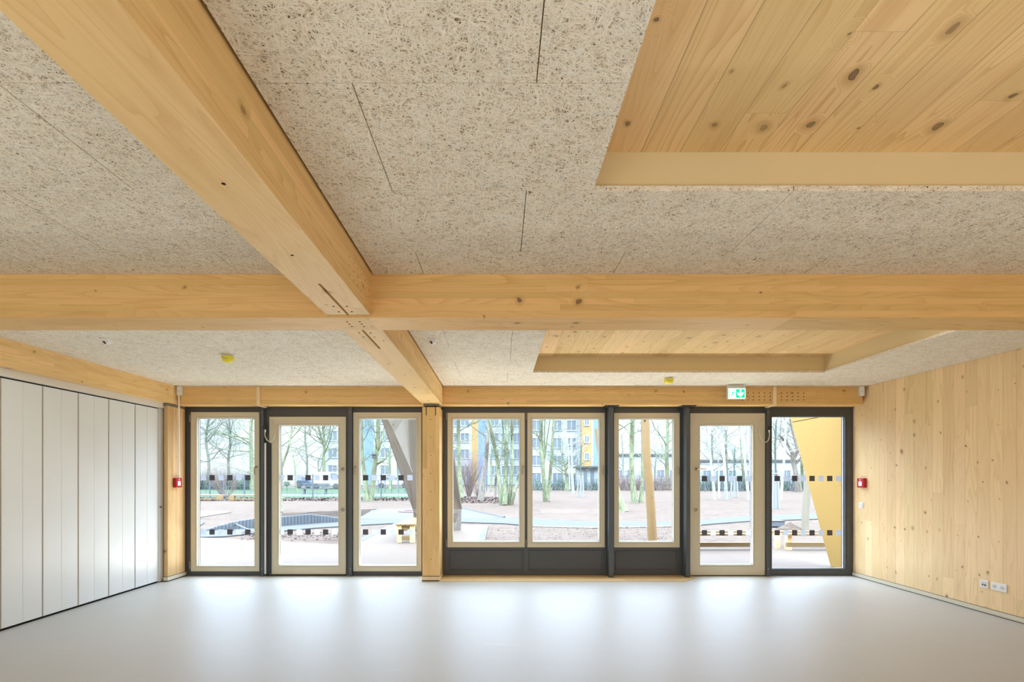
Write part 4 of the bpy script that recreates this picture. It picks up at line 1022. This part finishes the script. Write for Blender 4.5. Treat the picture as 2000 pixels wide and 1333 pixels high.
# hand pump
r = empty('water_pump', PX(458, 1033, 12.8), label='bent pale spout with dark lever in front of the palisades', cat='water pump')
D = 12.9; bm = bmesh.new(); tube(bm, smoothpath([PX(455.5, 1038, D), PX(455.5, 1030, D), PX(458, 1025, D), PX(463, 1023.5, D)], 5), .022, 8); link('spout', bm, M['kerb'], r, smooth=True)
bm = bmesh.new(); tube(bm, [PX(461, 1024, D), PX(475, 1031, D - .3), PX(500, 1041, D - .7)], [.018, .022, .018], 8); link('lever', bm, M['fencem'], r, smooth=True)

# double window and right of it
T('pale green tree behind the plywood fin, left edge of the double window', (900, 974), [(898, 930), (896, 880), (895, 850), (896, 800), (896, 760)], [10, 8.5, 8, 7.5, 7, 6], seed=23, nb=8, bl=2.5, depth=3, b0=.4)
T('leaning grey-brown tree in the left pane of the double window', (939, 978.5), [(943, 940), (949, 900), (952, 860), (954, 819), (956, 770)], [12, 10, 8.5, 8, 7.5, 7], seed=24, mats=('brown', 'twig'), nb=7, bl=2.6, depth=3, b0=.45)
T('multi-stemmed mossy tree clump in the left pane of the double window', (981, 986), [(976, 950), (973, 915), (966, 870), (959, 838), (952, 790)], [9, 8, 8, 7, 6, 5], seed=25, nb=6, bl=1.7, depth=3, b0=.35,
  extra=[([(986, 987), (987, 940), (989, 900), (989, 860), (990.8, 819), (992, 770)], [11, 9.5, 8.5, 8, 7.5, 7]), ([(995, 986), (998, 940), (1001, 900), (1000, 860), (999, 819), (999, 770)], [9, 7.5, 6.5, 5.5, 5, 4.5]), ([(999, 986), (1005, 960), (1011, 938), (1018, 915)], [8, 6.5, 5.5, 4]), ([(972, 912), (980, 885), (983, 850), (980, 819)], [4, 3, 2.5, 2])], bark_r=.26)
T('dark stump-like trunk just behind the multi-stemmed clump', (970, 972), [(968, 950), (969, 930), (970, 922)], [6, 5, 5, 4], seed=26, mats=('brown', 'twig'), nb=1, bl=.5, depth=1, b0=.8)
T('thin light tree left of the multi-stemmed clump', (959.5, 961), [(960, 930), (959, 905), (960, 870)], [4, 4, 3.6, 2.4], seed=27, nb=6, bl=2.3, depth=2, b0=.5)
shrub('dense brown thicket left of the leaning tree', 916, 965, 58, 88, 8, n=60, D=36, r0=.016)
shrub('brown bramble at the foot of the leaning tree', 935, 970, 30, 26, 9, n=26, D=34)
T('tree with two tall trunks in the right pane of the double window', (1066, 979.5), [(1062.5, 940), (1059.5, 900), (1056.5, 860), (1056.5, 819), (1056, 770)], [10, 8.5, 8.5, 7.5, 7, 6], seed=28, nb=6, bl=1.9, depth=3, b0=.4,
  extra=[([(1070, 979.5), (1073, 945), (1077, 900), (1079.5, 860), (1082, 819), (1085, 780)], [8, 6.5, 6, 5.5, 5, 4]), ([(1063, 905), (1067, 870), (1072, 835), (1078, 800)], [3, 2.6, 2.2, 1.8]), ([(1059, 925), (1064, 890), (1063, 850), (1066, 800)], [4, 3.6, 3, 2.4])], bark_r=.3)
T('small crowned tree in front of the apartment block, right pane', (1107, 959), [(1107, 935), (1105, 922), (1104, 900)], [8, 6.5, 5, 2.6], seed=29, nb=14, bl=3.6, depth=3, b0=.45, bark_r=.5)
T('thin green tree beside the small crowned tree', (1098.5, 957), [(1098, 930), (1098, 900), (1099, 860)], [3.4, 3, 2.4, 1.4], seed=30, nb=8, bl=2.6, depth=2, b0=.3)
T('white birch in the right pane of the double window', (1119, 964), [(1117, 920), (1116.5, 880), (1115, 850)], [5.5, 4.6, 3.6, 2.2], seed=31, mats=('birch', 'twigfar'), nb=8, bl=2.0, depth=2, b0=.35, cat='birch', name='birch_tree', extra=[([(1113, 957), (1112, 920), (1110, 880), (1108, 855)], [3.2, 3, 2.4, 1.6])])
def staked(label, px, py, wpx, hpx, seed, n=4):
    D = GD(py); r = empty('staked_sapling', (X_(px, D), D, 0), label=label, cat='young tree'); W = wpx / 2 * D / F; H = hpx * D / F; X = X_(px, D)
    for k in range(n):
        a = 2 * math.pi * k / n + .5; bm = bmesh.new(); p = Vector((X + W * math.cos(a), D + W * math.sin(a), -.03)); q = Vector((X + W * .72 * math.cos(a), D + W * .72 * math.sin(a), H))
        tube(bm, [p, q], .032, 8); link('stake', bm, M['whitebox'], r, smooth=True)
    for k in range(n):
        a = 2 * math.pi * k / n + .5; a2 = 2 * math.pi * (k + 1) / n + .5; bm = bmesh.new()
        tube(bm, [Vector((X + W * .74 * math.cos(a), D + W * .74 * math.sin(a), H * .93)), Vector((X + W * .74 * math.cos(a2), D + W * .74 * math.sin(a2), H * .93))], .024, 6); link('cross_rail', bm, M['whitebox'], r)
    bm = bmesh.new(); tube(bm, [Vector((X, D, -.03)), Vector((X + .03, D, H * .95))], [.09, .07], 10); link('trunk_wrap', bm, M['whitebox'], r, smooth=True)
    rnd = random.Random(seed); bm = bmesh.new(); tube(bm, smoothpath([Vector((X + .03, D, H * .9)), Vector((X, D, H * 1.6)), Vector((X + .05, D, H * 2.4))], 3), [.04] * 6 + [.018], 6)
    for k in range(9): branchset(bm, (X, D, H * (1.2 + .12 * k)), (rnd.uniform(-1, 1), rnd.uniform(-1, 1), 1.2), H * .7, .014, 1, rnd, 0, .1, (2, 3), .7, 4, 0)
    link('crown', bm, M['twig'], r)
staked('young tree in a frame of pale stakes, right pane of the double window', 1134, 971, 17, 42, 1)
staked('young tree in a frame of pale stakes, seen through the right glass door', 1434, 971.5, 17, 42, 2)
staked('young tree in a frame of pale stakes at the left edge of the rightmost pane', 1514, 993, 17, 72, 3)
# narrow window
T('straight mossy tree in the narrow window, left of the peeled pole', (1240, 982), [(1236.5, 950), (1233.5, 910), (1234, 870), (1235.5, 819), (1236, 770)], [12, 10.5, 9.5, 9, 9, 8], seed=33, nb=3, bl=1.6, depth=2, b0=.65, bark_r=.3, extra=[([(1231, 852), (1222, 838), (1212, 831), (1200, 826)], [3, 2.6, 2, 1.4])])
T('slimmer mossy trunk behind the peeled pole', (1252, 982), [(1254, 950), (1255, 910), (1255, 860), (1254, 819)], [8, 7, 5.5, 5, 4.6], seed=34, nb=4, bl=1.7, depth=2, b0=.55)
T('thick rough trunk cut off by the left edge of the narrow window', (1214, 998), [(1206, 970), (1200, 940), (1197, 900), (1195, 850), (1194, 790)], [22, 17, 14, 13, 12, 11], seed=35, nb=2, bl=1.5, depth=2, b0=.8)
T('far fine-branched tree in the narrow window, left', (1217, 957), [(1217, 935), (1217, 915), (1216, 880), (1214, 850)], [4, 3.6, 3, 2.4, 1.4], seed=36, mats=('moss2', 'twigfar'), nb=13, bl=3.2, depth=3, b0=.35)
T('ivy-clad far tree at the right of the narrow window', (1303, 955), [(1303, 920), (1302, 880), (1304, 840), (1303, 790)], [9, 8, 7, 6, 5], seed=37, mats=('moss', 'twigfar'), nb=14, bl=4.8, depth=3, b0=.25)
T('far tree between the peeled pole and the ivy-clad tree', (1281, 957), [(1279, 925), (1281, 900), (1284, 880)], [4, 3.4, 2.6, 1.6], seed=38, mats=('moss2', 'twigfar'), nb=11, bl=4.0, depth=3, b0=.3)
def pole(label, pts, widths, D, mat, seed, top=None):
    rnd = random.Random(seed); P = [PX(a, b, D) for a, b in pts]; P[0].z = -.05
    if top: P.append(Vector(top))
    sp_ = smoothpath(P, 5); rs = [w_ / 2 * D / F for w_ in widths]; rr_ = []
    for i in range(len(sp_)):
        k = min(i // 5, len(rs) - 1); k2 = min(k + 1, len(rs) - 1); f = (i % 5) / 5; rr_.append((rs[k] * (1 - f) + rs[k2] * f) * (1 + rnd.uniform(-.02, .02)))
    bm = bmesh.new(); tube(bm, sp_, rr_, 16); r = link('timber_pole', bm, M[mat], smooth=True, loc=(P[0].x, P[0].y, 0), label=label, cat='pole'); return r
Dp = 10.9
r = pole('thick peeled yellow log pole standing in front of the narrow window', [(1275, 1060.5), (1273.5, 1040), (1271.5, 1000), (1268, 950), (1265, 915), (1262.5, 880), (1260.5, 819), (1260, 790)], [18.2, 18, 17, 16.4, 16, 15.6, 15.6, 15], Dp, 'log', 1)
bm = bmesh.new(); disc(bm, PX(1257, 823, Dp) + Vector((0, -.09, 0)), (0, -1, 0), .02, .008, 12); link('bolt_hole', bm, M['hole'], r)
Dp = 13.5
pole('pale peeled log pole in front of the yellow wall', [(1572.5, 1035), (1573, 1010), (1575, 975), (1577, 940), (1579, 905), (1580, 870)], [13, 13, 12.5, 12, 11, 10.5], Dp, 'log2', 2)
Dp = 12.4
pole('orange-brown log pole at the right edge of the double window', [(1186, 1048), (1184, 1000), (1180, 950), (1176, 910), (1171, 870), (1166, 838)], [13, 13, 12.5, 12, 12, 9], Dp, 'log', 3)
# birches
def birch(label, base, top, w0, seed, more=()):
    T(label, base, [((base[0] + top[0]) / 2 + 1, (base[1] + top[1]) / 2), top, (top[0] + (top[0] - base[0]) * .2, top[1] - 35)], [w0, w0 * .85, w0 * .7, w0 * .4], seed=seed, mats=('birch', 'twigfar'), nb=7, bl=2.2, depth=2, b0=.45, cat='birch', name='birch_tree', bark_r=.3)
birch('leftmost white birch seen through the right glass door', (1396, 976), (1381, 846), 5, 41)
birch('thin white birch second from the left in the right glass door', (1404.5, 972), (1401, 870), 3.4, 42)
birch('white birch left of the staked young tree in the right glass door', (1418.5, 976), (1411, 855), 5.6, 43)
birch('leaning white birch right of the staked young tree', (1462, 977), (1447, 835), 5, 44)
birch('white birch at the right border of the right glass door', (1474, 968), (1452, 826), 4.4, 46)
birch('white birch left of the crooked tree in the rightmost pane', (1524.5, 977), (1534, 850), 5, 47)
T('green trunked tree right in the right glass door', (1455, 958), [(1452, 930), (1449, 900), (1446, 860)], [5, 4.4, 3.6, 2.4], seed=48, nb=9, bl=3.4, depth=3, b0=.35)
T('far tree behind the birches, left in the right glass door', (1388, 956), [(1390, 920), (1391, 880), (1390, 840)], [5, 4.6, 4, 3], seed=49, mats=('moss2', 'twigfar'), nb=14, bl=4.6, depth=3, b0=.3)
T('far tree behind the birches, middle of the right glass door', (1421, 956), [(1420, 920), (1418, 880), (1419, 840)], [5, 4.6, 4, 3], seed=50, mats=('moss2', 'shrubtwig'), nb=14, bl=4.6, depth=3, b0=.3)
T('crooked brown-green tree in the rightmost pane', (1560, 961), [(1557, 935), (1550, 905), (1546, 882), (1534, 862), (1520, 850)], [11, 10, 8.5, 7, 5, 3.5], seed=51, mats=('brown', 'twig'), nb=10, bl=3.0, depth=3, b0=.3, extra=[([(1549, 898), (1557, 880), (1551, 855), (1545, 830), (1540, 800)], [7, 5.5, 4.6, 3.6, 3])])
T('tree trunk half hidden by the yellow wall', (1570, 957), [(1567, 930), (1566, 900), (1568, 870)], [6, 5.5, 5, 3.5], seed=52, nb=9, bl=3.4, depth=2, b0=.4)
clump('brown twiggy hedge behind the fence in the middle', 'undergrowth', 1040, 1180, 52, 1.6, 300, 31, 'twig', r=.025)
clump('reddish twiggy hedge behind the fence at the narrow window', 'undergrowth', 1200, 1325, 52, 2.0, 380, 32, 'shrubtwig', r=.025)
clump('dense hedge behind the fence at the birches', 'undergrowth', 1360, 1600, 50, 2.0, 640, 33, 'twig', r=.022)
# leaf litter
def litter(label, px0, px1, D0, D1, n, seed, s0=.05):
    rnd = random.Random(seed); bm = bmesh.new()
    for k in range(n):
        D = rnd.uniform(D0, D1); x = X_(rnd.uniform(px0, px1), D); a = rnd.uniform(0, 6.28); t_ = rnd.uniform(-.6, .6); s_ = s0 * rnd.uniform(.6, 1.6); z = rnd.uniform(-.02, .06)
        u = Vector((math.cos(a), math.sin(a), t_)) * s_; v = Vector((-math.sin(a), math.cos(a), rnd.uniform(-.6, .6))) * s_ * .6; p = Vector((x, D, z))
        quadv(bm, [p - u, p - v, p + u, p + v])
    link('fallen_leaves', bm, M['leafl'], kind='stuff', label=label, cat='leaves')
litter('band of fallen brown leaves in front of the fence, left', 385, 830, 29.5, 33, 2600, 1, .07)
litter('fallen leaves around the leaning tree', 900, 985, 27, 34, 1100, 2, .06)
litter('bark chips on the bed below the left glass door', 470, 700, 11.2, 12.6, 700, 3, .025)
litter('scattered dark crumbs on the sandy ground in front of the double window', 945, 1330, 10.9, 14, 1000, 4, .016)

# ------------------------------------------------------------------ bench-table, benches, box, mound
BX0, BX1 = X_(775, 10.8), X_(809.5, 10.8)
r = empty('wooden_bench', ((BX0 + BX1) / 2, 11.6, 0), label='sturdy yellow wooden bench with plank top, seen end-on beside the plywood fin', cat='bench')
zt = Z_(1024, 10.8)
for i in range(4):
    a = BX0 - .02 + i * (BX1 - BX0 + .04) / 4; link('top_plank', nbox(a + .004, a + (BX1 - BX0 + .04) / 4 - .004, 10.77, 12.5, zt - .035, zt, bev=.004), M['benchy'], r)
for y in (10.8, 12.3):
    for x in (BX0, BX1 - .105): link('leg', nbox(x, x + .105, y, y + .10, 0, zt - .037, bev=.005), M['columnZ'], r)
    link('cross_brace', nbox(BX0 + .106, BX1 - .106, y + .02, y + .08, .06, .14, bev=.003), M['benchw'], r); link('cross_brace', nbox(BX0 + .106, BX1 - .106, y + .02, y + .08, zt - .16, zt - .037, bev=.003), M['benchw'], r)
def long_bench(x0, x1, D, label):
    r = empty('long_timber_bench', ((x0 + x1) / 2, D, 0), label=label, cat='bench')
    link('seat_plank', nbox(x0, x1, D - .30, D - .16, .295, .335, bev=.004), M['benchw'], r); link('seat_plank', nbox(x0, x1, D + .16, D + .30, .295, .335, bev=.004), M['benchw'], r)
    link('lower_beam', nbox(x0 + .10, x1 - .06, D - .16, D - .09, .055, .14, bev=.004), M['benchw'], r)
    for x in (x0 + .01, x1 - .11):
        for y in (D - .10, D + .12): link('leg', nbox(x + (.0 if y > D else .10), x + (.08 if y > D else .19), y - .05, y + .05, -.01, .30, bev=.004), M['columnZ'], r)
xa = X_(1309, 10.3)
long_bench(xa, 5.3, 9.95, 'long low timber bench crossing the right glass door'); long_bench(5.66, 8.2, 9.95, 'long low timber bench partly hidden by the yellow wall')
D = GD(1031.5); r = empty('grey_crate', (X_(1531, D), D, 0), label='grey box behind the soil heap near the long bench', cat='box')
x0, x1 = X_(1519, D), X_(1545, D); bm = nbox(x0, x1, D + .3, D + .7, 0, .15, bev=.008); link('crate_body', bm, M['concrete'], r); link('crate_rim', nbox(x0 - .015, x1 + .015, D + .285, D + .715, .15, .172, bev=.004), M['kerb'], r)
bm = bmesh.new(); bmesh.ops.create_grid(bm, x_segments=26, y_segments=26, size=.5); rnd = random.Random(9)
for v in bm.verts:
    rr0 = math.hypot(v.co.x, v.co.y) * 2; v.co.z = max(0, (1 - rr0)) ** 1.2 * .19 + (rnd.uniform(0, .02) if rr0 < .98 else -.03); v.co.x *= .72; v.co.y *= .6
bmesh.ops.translate(bm, verts=bm.verts, vec=(X_(1543, D - .2), D - .2, -.02)); link('soil_heap', bm, M['mulch'], label='small heap of earth in front of the grey box', cat='soil heap')

# ------------------------------------------------------------------ slanted fins of the porch
r = empty('yellow_fin_wall', (5.45, 8.3, 0), label='bright yellow slanted outer wall right of the rightmost pane', cat='wall fin', kind='thing')
zj = 1.0 + CH
y0 = 7.37; e = lambda z: 7.98 + (9.1 - 7.98) * (z - 0) / (2.584)
bm = bmesh.new(); prism(bm, [Vector((5.40, y0, 0)), Vector((5.40, e(0), 0)), Vector((5.40, e(zj - .006), zj - .006)), Vector((5.40, y0, zj - .006))], (.14, 0, 0)); link('lower_panel', bm, M['yellowwall'], r)
bm = bmesh.new(); prism(bm, [Vector((5.40, y0, zj + .006)), Vector((5.40, e(zj), zj + .006)), Vector((5.40, e(3.4), 3.4)), Vector((5.40, y0, 3.4))], (.14, 0, 0)); link('upper_panel', bm, M['yellowwall'], r)
bm = bmesh.new(); prism(bm, [Vector((5.41, y0, zj - .006)), Vector((5.41, e(zj) - .01, zj - .006)), Vector((5.41, e(zj) - .01, zj + .006)), Vector((5.41, y0, zj + .006))], (.12, 0, 0)); link('panel_joint', bm, M['black'], r)
# plywood fin: two folded faces on a tapering leg
r = empty('plywood_fin', (-1.5, 13.4, 0), label='slanted plywood fin outside behind the slender column', cat='porch fin')
A = PX(742, 805, 12.6); B = PX(822, 1037.5, 13.4); B.z = 0; C = PX(900.5, 1036.5, 13.4); C.z = 0; Dk = PX(901, 996, 13.4); Ek = PX(884, 880, 12.7); Fk = PX(870, 780, 12.0); Gk = PX(738, 780, 12.4)
fold1 = PX(806, 926, 13.0); fold2 = PX(811, 985, 13.2); fold0 = PX(770, 845, 12.8)
bm = bmesh.new()
def slab(pts, th, mi=0):
    n = (Vector(pts[1]) - Vector(pts[0])).cross(Vector(pts[2]) - Vector(pts[0])).normalized()
    if n.y < 0: n = -n
    prism(bm, [Vector(p) for p in pts], n * th, mi)
slab([A, fold0, fold1, fold2, B], .05); link('shaded_panel', bm, M['ply'], r)
top0 = PX(800, 800, 12.9)
bm = bmesh.new(); slab([Gk, A, fold0, top0], .04); slab([fold0, PX(806, 926, 12.99), PX(799, 800, 12.9)], .04); link('upper_panel', bm, M['log2'], r)  # paler wood than the shaded panel, light on this face put into the colour
bm = bmesh.new(); slab([PX(799, 780, 12.6), PX(808, 960, 13.1), PX(813, 1036, 13.4), C, Dk], .05); slab([PX(799, 780, 12.6), Dk, Ek, Fk], .05); link('outer_panel', bm, M['ply'], r)
bm = bmesh.new(); slab([PX(812.5, 1037, 13.36), PX(812, 998, 13.34), PX(900, 997, 13.34), PX(900, 1036.8, 13.36)], .06); link('foot_board', bm, M['brown'], r)

# ------------------------------------------------------------------ apartment blocks
def block(label, D, segs, h, rows, winx, base=0, depth=12, roofm='render', ww=1.35, wh=1.45, wz=None):
    x0, x1 = X_(segs[0][0], D), X_(segs[-1][1], D); r = empty('apartment_building', ((x0 + x1) / 2, D, 0), label=label, cat='building')
    for (a, b, m) in segs:
        link('facade', nbox(X_(a, D), X_(b, D), D, D + depth, 0, h), M[m], r)
    link('roof_edge', nbox(x0 - .3, x1 + .3, D - .3, D + depth, h, h + .4), M['kerb'], r)
    for px_ in winx:
        for z in rows:
            x = X_(px_, D); f = link('window_surround', ring(bmesh.new(), (x - ww / 2 - .16, x + ww / 2 + .16, z - .16, z + wh + .16), (x - ww / 2, x + ww / 2, z, z + wh), D - .12, D), M['render'] , r)
            link('pane', nbox(x - ww / 2, x + ww / 2, D - .05, D - .002, z, z + wh), M['winpane'], f); link('mullion', nbox(x - .05, x + .05, D - .10, D - .05, z, z + wh), M['render'], f)
    return r
rows = [1.2 + 2.8 * k + .6 for k in range(5)]
rA = block('white apartment block with light blue stripe behind the left door and third window', 80, [(628, 709, 'render'), (709, 730, 'bluer'), (730, 852, 'render')], 15.5, rows, [650, 690, 752, 785, 822], )
rB = block('white apartment block with yellow and blue stripes behind the left pane of the double window', 84, [(868, 921, 'render'), (921, 934, 'yelr'), (934, 953, 'bluer'), (953, 1022, 'render')], 15.5, rows, [886, 908, 966, 988, 1010], )
rC = block('large white apartment block behind the right pane of the double window', 76, [(1030, 1136, 'render')], 16.5, [.5 + 2.72 * k for k in range(6)], [1047.5, 1088, 1116])
rD = block('yellow and blue stair tower beside the large white apartment block', 74, [(1137, 1155, 'yelr'), (1155, 1159, 'render'), (1159, 1176, 'bluer'), (1176, 1186, 'render')], 17,  [4.05 + 2.6 * k for k in range(5)], [1146], ww=.55, wh=.85, depth=1.6)
r = empty('entrance_porch', (X_(1155, 72), 72, 0), label='white entrance porch at the foot of the stair tower', cat='porch')
link('porch_wall', nbox(X_(1128, 72), X_(1178, 72), 71.5, 73.9, 0, 2.7), M['render'], r); link('canopy', nbox(X_(1124, 71), X_(1182, 71), 70.6, 73.9, 2.72, 2.95), M['kerb'], r)
for px_ in (1143, 1157): link('glazed_door', nbox(X_(px_ - 3, 71.5), X_(px_ + 3, 71.5), 71.4, 71.5, .1, 2.3), M['winpane'], r)
rE = block('low pale building far behind the narrow window', 96, [(1190, 1345, 'render')], 5.5, [1.2], [1210, 1232, 1258, 1290, 1315])
rF = block('long pale building far behind the birches', 92, [(1362, 1560, 'render')], 4.2, [1.1], [1380, 1405, 1430, 1455, 1512, 1536])
